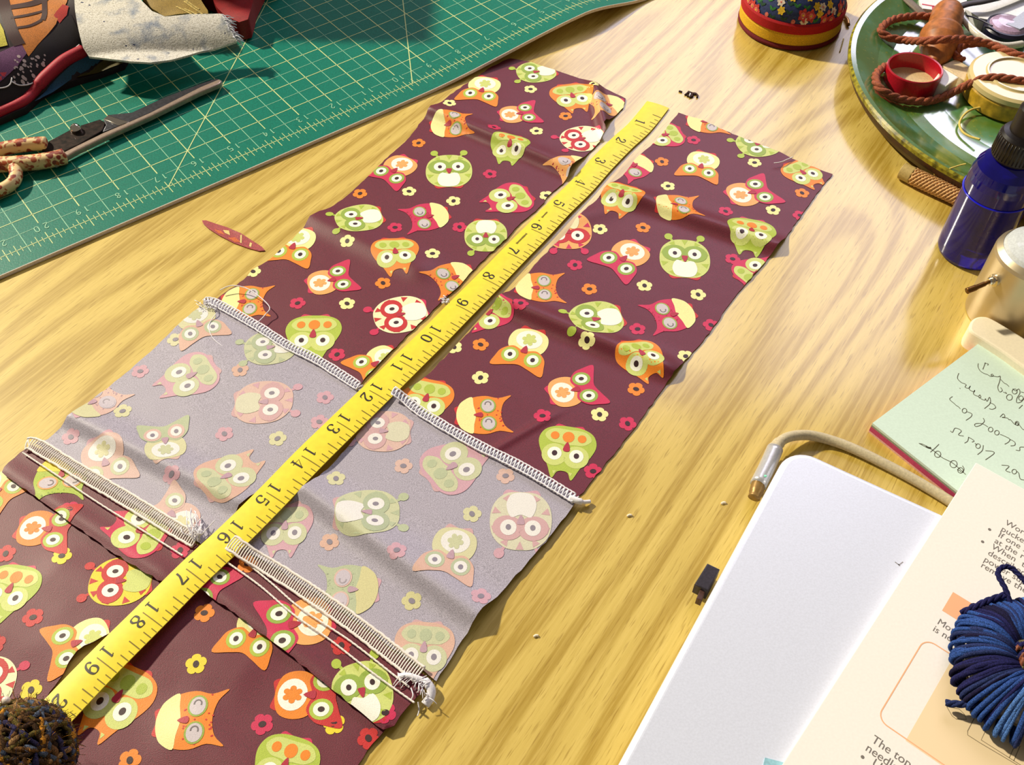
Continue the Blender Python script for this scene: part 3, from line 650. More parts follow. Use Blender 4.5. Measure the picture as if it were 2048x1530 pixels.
# Didone numerals as strokes: x to the right, y from 0 (foot) to 1 (head)
GLY = {'1': [([(0, 0), (0, 1)], 'k'), ([(-.2, .02), (.2, .02)], 't'), ([(0, .98), (-.2, .86)], 't')],
       '2': [(cubic([(-.26, .74), (-.14, .95), (.1, .98), (.25, .78), (.16, .52), (-.1, .26), (-.3, .04)]), 'v'), ([(-.3, .06), (.1, .06), (.28, .12)], 'b'), ([(.28, .08), (.31, .3)], 't'), (ell(-.22, .74, .06, .07, 10)+[(-.16, .74)], 't')],
       '3': [(cubic([(-.25, .78), (-.1, .98), (.16, .94), (.22, .74), (.1, .55), (-.06, .53)]), 'v'), (cubic([(-.06, .53), (.18, .5), (.28, .28), (.14, .04), (-.12, .02), (-.28, .2)]), 'v'), (ell(-.24, .2, .05, .06, 10)+[(-.19, .2)], 't')],
       '4': [([(.12, 0), (.12, 1)], 'k'), ([(.12, .98), (-.32, .3), (.34, .3)], 't'), ([(-.05, .02), (.29, .02)], 't')],
       '5': [([(-.2, .95), (.24, .97)], 'b'), ([(-.2, .97), (-.23, .52)], 't'), (cubic([(-.23, .52), (-.02, .64), (.24, .54), (.28, .28), (.12, .03), (-.14, .02), (-.28, .18)]), 'v'), (ell(-.24, .19, .05, .06, 10)+[(-.19, .19)], 't')],
       '6': [(cubic([(.22, .86), (.02, .98), (-.2, .8), (-.28, .42), (-.2, .1), (0, .01), (.22, .12), (.27, .34), (.14, .56), (-.06, .56), (-.26, .38)]), 'v'), (ell(.2, .84, .05, .05, 10)+[(.25, .84)], 't')],
       '7': [([(-.28, .93), (.3, .95)], 'b'), ([(-.28, .95), (-.3, .72)], 't'), (cubic([(.3, .95), (.08, .6), (-.04, .3), (-.06, 0)]), 'k')],
       '8': [(cubic([(0, .53), (-.22, .7), (-.16, .94), (0, .98), (.17, .92), (.2, .72), (0, .53), (-.25, .34), (-.2, .06), (0, .01), (.22, .07), (.26, .3), (0, .53)]), 'v')],
       '9': [(cubic([(-.22, .14), (-.02, .02), (.2, .2), (.28, .58), (.2, .9), (0, .99), (-.22, .88), (-.27, .66), (-.14, .44), (.06, .44), (.26, .62)]), 'v'), (ell(-.2, .16, .05, .05, 10)+[(-.15, .16)], 't')],
       '0': [(cubic([(0, .99), (-.2, .86), (-.26, .5), (-.2, .14), (0, .01), (.2, .14), (.26, .5), (.2, .86), (0, .99)]), 'v')]}
mb = MB()
def numeral(ch, k, off):
    "foot of the numeral towards the blank edge, head towards the ticks; off = cm along the tape"
    H = .66
    for pts, kind in GLY[ch]:
        W = {'k': lambda i, t: .15, 't': lambda i, t: .05, 'b': lambda i, t: .11, 'v': lambda i, t: .045+.12*abs(t.y)**1.4}[kind]
        L, R_ = ribbon_pts(pts, W); n = len(L)
        def pl(q): return tp(k+(off+q.x*H*.95)/2.54, .27+q.y*H, .014)
        mb.add([pl(q) for q in L+R_], [(i, n+i, n+i+1, i+1) for i in range(n-1)], TBLK)
for k in range(1, 21):
    if k < 10: numeral(str(k), k, -.36)
    else:
        numeral(str(k)[0], k, -.40)
        numeral(str(k)[1], k, .44)
for k0, k1 in ((5.28, 5.52), (5.62, 5.66), (6.2, 6.62)):          # tiny print beside the 6, too small to read
    k = k0
    while k < k1:
        a = rnd.uniform(.0, .09); tk = .012
        q = [tp(k, .36+a*.3, .014), tp(k+tk, .36+a*.3, .014), tp(k+tk, .5-a*.3, .014), tp(k, .5-a*.3, .014)]
        mb.add(q, [(0, 1, 2, 3)], TBLK); k += .022
mb.build('numerals', tape)
# ================================================================== scissors on the mat
STEEL = plain('scissor_steel', (84, 84, 90), .34, metal=.85, var=.06, scale=500); STEELW = plain('ground_edge_steel', (176, 156, 140), .32, metal=.5, var=.03, scale=500)
STEELD = plain('dark_steel', (40, 30, 26), .4, metal=.7, var=.3, scale=400); CHROME = plain('chrome', (225, 215, 200), .12, metal=1, var=0)
def spotted(name, base, spots, scale=260, thr=.5):
    t = NT(name); vo = t.n('ShaderNodeTexVoronoi', i_Scale=float(scale)); nz = t.n('ShaderNodeTexNoise', i_Scale=scale*.5, i_Detail=2.0)
    co = t.obj(); t.l(co, vo.inputs['Vector']); t.l(co, nz.inputs['Vector'])
    m1 = t.ramp(vo.outputs['Distance'], [(thr-.08, (1, 1, 1, 1)), (thr, (0, 0, 0, 1))])
    m2 = t.ramp(nz.outputs[0], [(.42, (0, 0, 0, 1)), (.5, (1, 1, 1, 1))])
    k = t.n('ShaderNodeMath', operation='MULTIPLY'); t.l(m1, k.inputs[0]); t.l(m2, k.inputs[1])
    sc = t.ramp(vo.outputs['Color'], [(.25, spots[0]), (.5, spots[1]), (.8, spots[-1])])
    t.l(t.mix(k.outputs[0], base, sc), t.b.inputs['Base Color']); t.b.inputs['Roughness'].default_value = .5
    return t.m
HMAT = spotted('handle_print', (232, 200, 142), [(150, 50, 24), (196, 92, 34), (120, 36, 30)], 330, .66)
sc = thing('scissors', at(150, 270, .3), 'scissors with floral print handles lying on the green mat', 'scissors')
mb = MB()
mb.prism([(p.x, p.y) for p in px([(84, 302), (98, 284), (150, 256), (200, 240), (212, 246), (206, 262), (160, 290), (120, 308)], .55)], .3, .62, STEELD, .06)
mb.prism([(p.x, p.y) for p in px([(200, 262), (208, 246), (260, 226), (330, 195), (400, 166), (425, 158), (300, 232)], .5)], .28, .48, STEEL, .05)
mb.build('blade', sc)
mb = MB()
mb.prism([(p.x, p.y) for p in px([(205, 264), (212, 250), (207, 240), (216, 230), (264, 225), (330, 194), (400, 168), (434, 157), (440, 160), (300, 226), (250, 248)], .72)], .5, .74, STEEL, .05)
mb.prism([(p.x, p.y) for p in px([(92, 324), (128, 304), (160, 288), (205, 266), (250, 247), (300, 225), (400, 174), (438, 158), (444, 161), (440, 167), (400, 184), (300, 233), (205, 276), (150, 303), (110, 327)], .8)], .48, .82, STEELW, .1)
mb.prism([(p.x, p.y) for p in px([(207, 238), (216, 230), (240, 238), (258, 243), (236, 250)], .8)], .7, .8, CHROME, .04)  # chrome patch put in for the pale highlight on the blade
mb.build('blade', sc)
mb = MB(); mb.lathe([(.34, 0), (.36, .22), (.3, .34), (.2, .46), (.1, .52), (0, .54)], at(153, 262, .62), CHROME, 24); mb.build('screw', sc)
mb = MB(); mb.tube(px([(94, 287, .75), (70, 288, .78), (30, 293, .8), (0, 299, .8), (-40, 306, .8), (-80, 318, .8), (-110, 340, .8)], 0, 6), [.3]+[.44]*36, HMAT, 12); mb.build('handle', sc)
mb = MB(); mb.tube(px([(132, 312, .75), (110, 318, .78), (75, 324, .8), (30, 328, .8), (-10, 330, .8), (-50, 340, .8)], 0, 6), [.3]+[.5]*30, HMAT, 12)
mb.tube(px([(26, 330, .75), (32, 345, .75), (28, 362, .72), (14, 374, .7), (-8, 384, .7), (-40, 392, .7)], 0, 6), .4, HMAT, 12); mb.build('handle', sc)
# ================================================================== fabric bundle, linen and other cloths top left
def solve(x, y, zf):
    z = 1.5
    for _ in range(14):
        p = at(x, y, z); z = .5*z+.5*zf(p.x, p.y)
    p = at(x, y, z); return p
FA, FB = at(-40, 250, .4), at(245, 122, .4); FD = (FB-FA).normalized(); FN = Vector((-FD.y, FD.x, 0))
if FN.y < 0: FN = -FN
def bundle_z(x, y):
    d = (Vector((x, y, 0))-Vector((FA.x, FA.y, 0))).dot(FN)
    return .7+11*sst(-x, 40, 42.5)*sst(y, 63, 67)+3.0*(1-math.exp(-max(d, 0)/1.7)) + .12*noise.noise(Vector((x*.6, y*.6, 0)))  # left-hand rise is an unseen hump, added to throw shade over the patches
bun = thing('patchwork_bundle', at(60, 120, 1), 'folded dark patchwork bundle with red piping at the back left corner of the mat', 'fabric bundle')
def patch(name, poly, mt, lift, extra=None):
    o = [solve(x, y, bundle_z) for x, y in poly]; o = [(p.x, p.y) for p in o]
    mb = MB(); sheet(mb, dense(o, .4), .4, mt, bundle_z, None, lift)
    if extra: extra(mb)
    return mb, o
DK = cloth('black_maroon_cloth', (34, 14, 22), .2)
mb, o = patch('base', [(-60, 262), (0, 238), (50, 216), (78, 190), (102, 176), (150, 160), (200, 146), (246, 128), (262, 60), (240, -60), (-90, -70)], DK, 0)
sk = dense(o, .4); n = len(sk)
mb.add([Vector((p.x, p.y, bundle_z(p.x, p.y))) for p in sk]+[Vector((p.x, p.y, .26)) for p in sk], [(i, (i+1) % n, n+(i+1) % n, n+i) for i in range(n)], DK)
mb.build('body', bun)
WH = plain('white_dot', (196, 176, 176), .7); 
def dots(mb):
    r2 = random.Random(5)
    for k in range(46):
        p = solve(r2.uniform(28, 92), r2.uniform(112, 168), bundle_z); r = r2.choice((.06, .07, .11))
        sheet(mb, ell(p.x, p.y, r, r, 10), 0, WH, bundle_z, None, .07)
mb, _ = patch('p', [(-40, 205), (0, 176), (30, 150), (60, 112), (110, 60), (142, 28), (156, 60), (168, 92), (140, 116), (100, 146), (72, 176), (46, 200), (-40, 236)], cloth('black_cloth', (24, 12, 18), .2), .04, dots); mb.build('dotted_patch', bun)
mb, _ = patch('p', [(-20, -40), (150, -40), (134, 6), (112, 50), (84, 82), (58, 114), (50, 104), (40, 78), (14, 10)], cloth('orange_cloth', (196, 118, 40), .15), .05); mb.build('orange_patch', bun)
BRN = cloth('brown_trellis', (58, 22, 22), .2); mb = MB()
for path, wd in (([(2, -20), (14, 30), (26, 66), (40, 92)], .75), ([(22, 16), (60, 10), (92, -2)], .65), ([(22, 38), (56, 32), (86, 24)], .22), ([(32, 58), (58, 54), (84, 42)], .22), ([(88, -10), (90, 26), (86, 42)], .34)):
    P = [solve(x, y, bundle_z) for x, y in path]; stroke(mb, [(p.x, p.y) for p in smooth_path(P, 6)], wd, BRN, lambda x, y: bundle_z(x, y)+.08)
mb.build('trellis_print', bun)
for nm, poly, c in (('red_patch', [(108, 32), (126, 10), (138, 14), (134, 32), (120, 48)], (176, 34, 26)), ('yellow_patch', [(-40, 40), (0, 46), (8, 62), (16, 92), (-40, 104)], (196, 186, 60)), ('purple_patch', [(-40, 110), (0, 106), (42, 86), (54, 108), (36, 134), (0, 166), (-40, 180)], (112, 66, 108)), ('pink_patch', [(-30, 146), (14, 146), (8, 160), (-30, 168)], (214, 66, 80)),
                     ('blue_patch', [(70, 204), (100, 172), (140, 134), (170, 112), (206, 116), (192, 132), (150, 154), (106, 186)], (28, 78, 108)), ('olive_patch', [(148, 158), (192, 132), (214, 118), (242, 120), (246, 128), (200, 146)], (84, 76, 28))):
    mb, _ = patch('p', poly, cloth(nm+'_cloth', c, .18), .06); mb.build(nm, bun)
mb = MB(); P = [solve(x, y, bundle_z) for x, y in ((-50, 250), (0, 228), (44, 208), (66, 190), (82, 168), (100, 150), (130, 124), (168, 104))]
mb.tube([p+Vector((0, 0, .1)) for p in smooth_path(P, 8)], [.34]*30+[.42]*27, cloth('red_piping', (176, 22, 46), .15), 10); mb.build('piping', bun)
mb = MB()
for path in ([(-10, 180), (12, 177), (22, 170), (25, 158)], [(25, 166), (40, 173), (60, 171), (74, 163), (92, 144), (118, 126), (160, 92)]):
    P = [solve(x, y, bundle_z)+Vector((0, 0, .1)) for x, y in path]; mb.tube(smooth_path(P, 6), .045, THREAD, 6)
mb.build('scalloped_thread', bun)
# linen
def linen_mat():
    t = NT('speckled_linen'); co = t.obj()
    n1 = t.n('ShaderNodeTexNoise', i_Scale=1100.0, i_Detail=3.0); n2 = t.n('ShaderNodeTexNoise', i_Scale=85.0, i_Detail=4.0); n3 = t.n('ShaderNodeTexNoise', i_Scale=330.0, i_Detail=2.0)
    for q in (n1, n2, n3): t.l(co, q.inputs['Vector'])
    c = t.ramp(n1.outputs[0], [(.3, (176, 172, 160)), (.5, (222, 218, 206)), (.7, (236, 234, 226))])
    # blue dye stain along the hem
    sp = t.n('ShaderNodeSeparateXYZ'); t.l(t.obj(rot=-.55), sp.inputs[0])
    md = t.n('ShaderNodeMath', operation='ADD'); t.l(n2.outputs[0], md.inputs[0]); md.inputs[1].default_value = .0
    c = t.mix(t.ramp(n2.outputs[0], [(.52, (0, 0, 0, 1)), (.72, (.75, .75, .75, 1))]), c, (92, 116, 150))
    c = t.mix(t.ramp(n3.outputs[0], [(.70, (0, 0, 0, 1)), (.76, (1, 1, 1, 1))]), c, (44, 56, 96))
    t.l(c, t.b.inputs['Base Color']); t.b.inputs['Roughness'].default_value = .85; t.b.inputs['Specular IOR Level'].default_value = .2
    t.bump(n1.outputs[0], .5, .0005); return t.m
LINEN = linen_mat()
LA, LB = at(178, 114, 2.2), at(474, 84, 2.2); LD = (LB-LA).normalized(); LN = Vector((-LD.y, LD.x, 0)); LN = LN if LN.y > 0 else -LN
def linen_z(x, y):
    d = max((Vector((x, y, 0))-Vector((LA.x, LA.y, 0))).dot(LN), 0); s = (Vector((x, y, 0))-LA).dot(LD)
    return 2.1+1.5*(1-math.exp(-d/1.3))+.25*math.sin(s*.55+.5)*math.exp(-d/2)
lin_ = thing('linen_scrap', at(300, 80, 2.5), 'off-white speckled linen scrap with frayed end draped over the patchwork bundle', 'fabric scrap')
lo_px = [(146, -60), (150, 20), (157, 60), (165, 92), (178, 113), (220, 118), (262, 123), (300, 125), (340, 120), (400, 103), (440, 94), (474, 82), (468, 60), (458, 42), (440, 27), (380, 28), (330, 33), (304, 22), (284, 2), (268, -24), (250, -60)]
o = [solve(x, y, linen_z) for x, y in lo_px]; o = dense([(p.x, p.y) for p in o], .3)
mb = MB(); sheet(mb, o, .2, LINEN, linen_z); n = len(o)
mb.add([Vector((p.x, p.y, linen_z(p.x, p.y))) for p in o]+[Vector((p.x, p.y, linen_z(p.x, p.y)-.14)) for p in o], [(i, (i+1) % n, n+(i+1) % n, n+i) for i in range(n)], LINEN)
sheet(mb, o, .3, LINEN, lambda x, y: linen_z(x, y)-.14)
mb.build('cloth', lin_)
mb = MB(); FRT = plain('frayed_linen_thread', (214, 214, 222), .8)
for k in range(60):
    t = rnd.random(); a = solve(442+t*32, 28+t*54, linen_z); b = a+Vector((rnd.uniform(.1, .75), rnd.uniform(-.5, .3), rnd.uniform(-.6, .1)))
    mb.tube(smooth_path([a, (a+b)/2+Vector((0, 0, rnd.uniform(0, .15))), b], 3), .03, FRT, 5)
mb.build('frayed_end', lin_)
def lump(name, poly, z0, z1, mt, label, cat, dome=.5, folds=None):
    o = [at(x, y, z1) for x, y in poly]; o = dense([(p.x, p.y) for p in o], .4)
    cx = sum(p.x for p in o)/len(o); cy = sum(p.y for p in o)/len(o); R_ = max(math.hypot(p.x-cx, p.y-cy) for p in o)
    zf = lambda x, y: z1+dome*(1-min(1, (math.hypot(x-cx, y-cy)/R_)))+.1*noise.noise(Vector((x*.8, y*.8, 2)))
    mb = MB(); sheet(mb, o, .4, mt, zf); n = len(o)
    mb.add([Vector((p.x, p.y, zf(p.x, p.y))) for p in o]+[Vector((p.x, p.y, z0)) for p in o], [(i, (i+1) % n, n+(i+1) % n, n+i) for i in range(n)], mt)
    if folds: folds(mb, zf)
    return mb
STR = plain('straw_strip', (196, 172, 96), .7, var=.2); 
def straw(mb, zf):
    for p0, p1 in (((366, -6), (406, 20)), ((366, 8), (408, 25)), ((358, -14), (396, 8)), ((350, 4), (384, 20))):
        A, B = at(*p0, 2.9), at(*p1, 2.9)
        stroke(mb, [(A.x+(B.x-A.x)*i/8, A.y+(B.y-A.y)*i/8) for i in range(9)], .13, STR, lambda x, y: zf(x, y)+.03)
mb = lump('straw', [(276, -60), (388, -60), (402, 2), (416, 22), (416, 28), (380, 29), (330, 34), (306, 22), (286, 4)], .3, 2.4, cloth('ochre_cloth', (150, 124, 56), .2), '', '', .4, straw)
tag(mb.build('cloth_scrap'), 'ochre and brown striped cloth scrap behind the linen scrap', 'fabric scrap')
RC = cloth('red_cloth', (140, 18, 22), .2)
o = [(p.x, p.y) for p in px([(424, -10), (427, 2), (434, 16), (456, 34), (478, 44), (496, 40), (503, 16), (505, 4)], 1.8)]
o = dense(o+[(-19.0, 71.4), (-17.6, 71.8), (-17.4, 80), (-19, 92), (-36, 92), (-36, 76)], .5)
def red_z(x, y): return 1.8+11*sst(y, 71.2, 72.6)*sst(x, -36, -31)*sst(-x, 17.3, 19.2)*(1-sst(y, 80, 91))+.15*noise.noise(Vector((x*.8, y*.8, 2)))  # steep rise at the back: unseen mound, added to cast shade on the mat
mb = MB(); sheet(mb, o, .5, RC, red_z); n = len(o)
mb.add([Vector((p.x, p.y, red_z(p.x, p.y))) for p in o]+[Vector((p.x, p.y, .4)) for p in o], [(i, (i+1) % n, n+(i+1) % n, n+i) for i in range(n)], RC)
tag(mb.build('cloth_scrap'), 'red folded cloth behind the frayed end of the linen scrap', 'fabric scrap')
# ================================================================== floral pincushion
RED = cloth('red_felt', (176, 12, 26), .12, .8); YFELT = cloth('yellow_felt', (226, 178, 36), .12, .8); MTRIM = cloth('dark_red_felt', (112, 16, 30), .15, .8)
def floral_mat():
    t = NT('navy_floral_cotton'); co = t.obj(); n1 = t.n('ShaderNodeTexNoise', i_Scale=900.0); t.l(co, n1.inputs['Vector'])
    t.l(t.ramp(n1.outputs[0], [(.3, (26, 38, 84)), (.7, (40, 60, 116))]), t.b.inputs['Base Color']); t.b.inputs['Roughness'].default_value = .7; return t.m
pc = thing('pincushion', (20.33, 68.4, 0), 'round navy floral pincushion with red and yellow bands beside the green dish', 'pincushion')
pcx, pcy, pr = 20.33, 68.5, 3.78
mb = MB(); mb.lathe([(0, .0), (pr-.15, 0), (pr, .1), (pr+.03, .25), (pr-.05, .42)], (pcx, pcy, 0), MTRIM, 64); mb.build('base_trim', pc)
mb = MB(); mb.lathe([(pr-.1, .38), (pr-.02, .5), (pr-.02, 1.15), (pr-.08, 1.3)], (pcx, pcy, 0), YFELT, 64); mb.build('yellow_band', pc)
mb = MB(); mb.lathe([(pr-.1, 1.26), (pr+.02, 1.36), (pr+.02, 1.95), (pr-.1, 2.1)], (pcx, pcy, 0), RED, 64); mb.build('red_band', pc)
def dome_r(z): return (pr-.12)*math.sqrt(max(0, 1-((z-2.0)/2.6)**2)) if z > 2 else pr-.12
NAVY = floral_mat(); mb = MB()
mb.lathe([(dome_r(2+2.6*math.sin(a)), 2+2.6*math.sin(a)) for a in [k*math.pi/2/14 for k in range(15)]], (pcx, pcy, 0), NAVY, 64)
FL = {k: plain('floral_'+k, c, .7, var=.12) for k, c in (('r', (206, 62, 56)), ('p', (226, 120, 110)), ('y', (236, 190, 40)), ('w', (226, 210, 190)), ('g', (44, 120, 52)), ('dg', (26, 70, 48)))}
def on_dome(th, ph):
    "point and frame on the padded dome; th azimuth, ph elevation"
    z = 2+2.6*math.sin(ph); r = (pr-.12)*math.cos(ph)
    p = Vector((pcx+r*math.cos(th), pcy+r*math.sin(th), z)); u = Vector((-math.sin(th), math.cos(th), 0))
    nrm = Vector((math.cos(ph)*math.cos(th)/(pr-.12), math.cos(ph)*math.sin(th)/(pr-.12), math.sin(ph)/2.6)).normalized(); return p, u, nrm.cross(u), nrm
def disc(p, u, v, nr, rx, ry, mt, lift, pet=0):
    n = 20; ring = []
    for k in range(n):
        a = 2*math.pi*k/n; m = 1+(.22*math.cos(pet*a) if pet else 0); ring.append(p+u*rx*m*math.cos(a)+v*ry*m*math.sin(a)+nr*lift)
    mb.add([p+nr*(lift+.01)]+ring, [(0, 1+k, 1+(k+1) % n) for k in range(n)], mt)
r2 = random.Random(12); cells = []
for i in range(32):
    for j in range(8): cells.append((2*math.pi*(i+.5*(j % 2))/32+r2.uniform(-.05, .05), .1+j*.19+r2.uniform(-.04, .04)))
for th, ph in cells:
    if r2.random() > math.cos(ph)*1.05: continue
    p, u, v, nr = on_dome(th, ph); q = r2.random()
    if q < .17: disc(p, u, v, nr, .32, .42, FL['r'], .02, 5); disc(p, u, v, nr, .17, .2, FL['p'], .04); disc(p, u, v, nr, .07, .07, FL['y'], .06)
    elif q < .32: disc(p, u, v, nr, .25, .28, FL['y'], .02, 6)
    elif q < .42: disc(p, u, v, nr, .26, .28, FL['w'], .02, 6); disc(p, u, v, nr, .07, .07, FL['p'], .04)
    elif q < .66: disc(p, u, v, nr, .15, .17, FL['p'], .02)
    else:
        for s in (-1, 1): disc(p+u*.1*s+v*.05, u*.7+v*.7*s, v*.7-u*.7*s, nr, .2, .09, FL['g'] if q < .85 else FL['dg'], .015)
mb.build('floral_top', pc)
# ================================================================== green dish and what lies in it
def glaze_mat():
    t = NT('green_glaze'); b = t.b; co = t.obj()
    n1 = t.n('ShaderNodeTexNoise', i_Scale=40.0, i_Detail=4.0); n2 = t.n('ShaderNodeTexNoise', i_Scale=400.0, i_Detail=2.0)
    for q in (n1, n2): t.l(co, q.inputs['Vector'])
    c = t.ramp(n1.outputs[0], [(.32, (82, 120, 40)), (.52, (90, 140, 84)), (.7, (104, 160, 136))])
    c = t.mix(t.ramp(n2.outputs[0], [(.62, (0, 0, 0, 1)), (.72, (.5, .5, .5, 1))]), c, (150, 150, 50)); t.l(c, b.inputs['Base Color'])
    b.inputs['Roughness'].default_value = .16; b.inputs['Specular IOR Level'].default_value = .9; b.inputs['Coat Weight'].default_value = 1; b.inputs['Coat IOR'].default_value = 1.65; b.inputs['Coat Roughness'].default_value = .13; return t.m
GLAZE = glaze_mat(); GRIM = plain('yellow_brown_rim_glaze', (140, 132, 34), .25, var=.25, scale=300); UND = plain('brown_underglaze', (62, 28, 18), .5, var=.2, scale=300)
DX, DY = 37.6, 58.7
mb = MB()
mb.lathe([(0, .05), (10.2, .05), (10.4, 0), (10.8, 0), (11.4, .12), (13.6, .2), (14.3, .5), (14.75, 1.1), (14.98, 1.62, GRIM), (15.0, 1.9, GRIM), (14.85, 2.02, GLAZE), (14.5, 1.94, GLAZE), (13.7, 1.6, GLAZE), (12.8, 1.2, GLAZE), (11.9, .9, GLAZE), (10.8, .72, GLAZE), (9, .62, GLAZE), (0, .56, GLAZE)], (DX, DY, 0), UND, 160)
tag(mb.build('dish'), 'large green glazed ceramic dish at the right edge holding sewing odds and ends', 'dish')
DPR = [(0, .56), (9, .62), (10.8, .72), (11.9, .9), (12.8, 1.2), (13.7, 1.6), (14.5, 1.94), (15, 2.0)]
def dish_z(x, y):
    r = math.hypot(x-DX, y-DY)
    for (a, za), (b, zb) in zip(DPR, DPR[1:]):
        if r <= b: return za+(zb-za)*(r-a)/(b-a)
    return 2.0
def dpx(x, y, up): return solve(x, y, lambda a, b: dish_z(a, b)+up)
CORD = plain('brown_cord', (158, 84, 54), .8, var=.12, scale=900, bump=.4)
def braid(mb, P, r, mt, twist=2.6):
    L = 0.0
    for s0 in (0, 2.094, 4.189):
        q = []; L = 0.0
        for i, p in enumerate(P):
            if i: L += (p-P[i-1]).length
            d = (P[min(i+1, len(P)-1)]-P[max(i-1, 0)]).normalized(); s = d.cross(Vector((0, 0, 1))); s = s.normalized() if s.length > 1e-6 else Vector((1, 0, 0)); n_ = s.cross(d)
            a = L/r*.55*twist/1.6+s0; q.append(p+(s*math.cos(a)+n_*math.sin(a))*r*.48)
        mb.tube(q, r*.62, mt, 7)
mb = MB()
c1 = smooth_path([dpx(*q) for q in [(1872, 34, .7), (1832, 32, .5), (1790, 38, .4), (1768, 50, .38), (1762, 62, .38), (1776, 74, .4), (1812, 81, .7), (1850, 82, 1.8), (1890, 79, 2.3), (1935, 79, 2.0), (1980, 89, 1.7), (2020, 105, 1.9), (2070, 122, 1.9)]], 14)
c2 = smooth_path([dpx(*q) for q in [(2070, 168, 1.8), (2030, 160, 1.95), (1990, 155, 1.95), (1955, 161, 1.6), (1915, 180, .7), (1880, 196, .42), (1845, 203, .38), (1800, 198, .38), (1766, 182, .38), (1752, 164, .38), (1754, 146, .38), (1772, 131, .42)]], 14)
braid(mb, c1, .27, CORD); braid(mb, c2, .27, CORD)
braid(mb, px([(1962, 86, 2.0), (1930, 90, 1.9), (1914, 102, 1.6), (1914, 114, 1.4), (1926, 120, 1.2)], 0, 10), .26, CORD)
tag(mb.build('cord'), 'looped brown braided cord trailing across the green dish', 'cord')
WD2 = plain('turned_wood', (176, 106, 50), .45, var=.09, scale=260)
A, B = at(1899, 14, 2.0), at(1868, 130, 1.25); ax = (B-A); Lw = ax.length; ax = ax/Lw
mb = MB(); mb.lathe([(0, 0), (.55, .08), (.95, .4), (1.12, .9), (1.14, Lw*.3), (1.02, Lw*.44), (1.0, Lw*.47), (1.45, Lw*.5), (1.5, Lw*.54), (1.36, Lw*.66), (.95, Lw*.84), (.45, Lw*.97), (.15, Lw), (0, Lw)], A, WD2, 40, ax, ax.orthogonal())
tag(mb.build('wooden_spool'), 'turned brown wooden toggle lying in the dish under the cord', 'wooden toggle')
REDP = plain('red_plastic', (184, 16, 40), .3, var=.04, coat=.4); CRM = plain('cream_liner', (214, 190, 140), .6)
b0 = at(1817, 172, .66); cap = thing('bottle_cap', b0, 'upturned red plastic bottle cap in the green dish', 'bottle cap')
mb = MB(); mb.lathe([(0, 0), (1.72, 0), (1.82, .1), (1.84, .6), (1.86, 1.4), (1.82, 1.47), (1.72, 1.44), (1.68, .6), (1.66, .4)], b0, REDP, 56); mb.build('shell', cap)
mb = MB(); mb.lathe([(1.66, .4), (1.2, .42), (0, .42)], b0, CRM, 48); mb.build('liner', cap)
WPL = plain('white_plastic', (238, 232, 218), .35, var=.02)
mb = MB(); mb.prism([(p.x, p.y) for p in px([(1867, 159), (1886, 135), (1918, 154), (1891, 173)], 1.75)], .66, 1.75, WPL, .08)
tag(mb.build('plug_cube'), 'small white plastic cube beside the red bottle cap', 'plastic cube')
mb = MB(); mb.prism([(p.x, p.y) for p in px([(1884, 130), (1912, 118), (1950, 140), (1936, 166), (1922, 156)], 1.3)], .62, 1.3, plain('beige_card', (222, 200, 160), .6), .05)
tag(mb.build('card_packet'), 'beige card packet behind the white plastic cube', 'packet')
AMB = plain('amber_plastic', (196, 156, 44), .3, var=.12, scale=200, coat=.5); AML = plain('pale_amber_lid', (216, 196, 140), .25, var=0, coat=.6)
b0 = at(2016, 196, .66); tn = thing('amber_tin', b0, 'round amber plastic tin with pale lid in the dish behind the blue bottle', 'tin')
mb = MB(); mb.lathe([(0, 0), (2.95, 0), (3.1, .15), (3.1, 1.1), (3.0, 1.25)], b0, AMB, 64); mb.build('body', tn)
mb = MB(); mb.lathe([(3.0, 1.2), (3.12, 1.3), (3.1, 1.6), (2.9, 1.74), (2.1, 1.78), (2.02, 1.9), (1.9, 1.9), (1.82, 1.78), (0, 1.74)], b0, AML, 64); mb.build('lid', tn)
# jar lid, lens, papers, strap
GRY = plain('grey_rubber', (70, 64, 68), .5); PAP = plain('white_paper', (240, 240, 244), .6, var=.02); PNK = plain('pink_print', (214, 70, 90), .6); NVY = plain('dark_navy_plastic', (26, 22, 48), .35)
def card(name, poly, z, mt, label, cat, th=.06, extra=None):
    o = [(p.x, p.y) for p in px(poly, z)]
    mb = MB(); mb.prism(o, z-th, z, mt)
    if extra: extra(mb)
    return tag(mb.build(name), label, cat)
def pk(mb):
    for a, b in (((1844, 8), (1925, 22)), ((1866, 12), (1866, 20)), ((1880, 14), (1878, 24))):
        A, B = at(*a, 1.52), at(*b, 1.52); stroke(mb, [(A.x, A.y), (B.x, B.y)], .14, PNK, lambda x, y: 1.52)
card('paper_slip', [(1842, -40), (1940, -40), (1930, 24), (1902, 24), (1846, 17), (1838, 0)], 1.5, PAP, 'white paper slip with pink print at the back of the dish', 'paper', .85, pk)
card('paper_slip', [(1928, 16), (1990, 4), (2100, -30), (2100, 60), (2012, 46), (1960, 36)], 1.6, PAP, 'blank white paper slip under the lilac lens in the dish', 'paper', .95)
card('blade_refill', [(2012, 48), (2060, 14), (2080, 22), (2080, 40), (2040, 58)], 1.9, plain('pale_grey_plastic', (176, 182, 200), .35), 'pale grey plastic strip lying on the white slip', 'plastic strip', .25)
mb = MB(); mb.tube(px([(1915, 18, 1.9), (1924, 34, 1.9), (1940, 54, 1.9), (1960, 72, 1.9), (1984, 86, 1.8), (2012, 92, 1.7), (2044, 88, 1.6)], 0, 8), .25, plain('clear_rim', (226, 222, 206), .2, coat=.6), 10)
tag(mb.build('plastic_ring'), 'curved ivory plastic ring edge around the lilac lens', 'plastic ring')
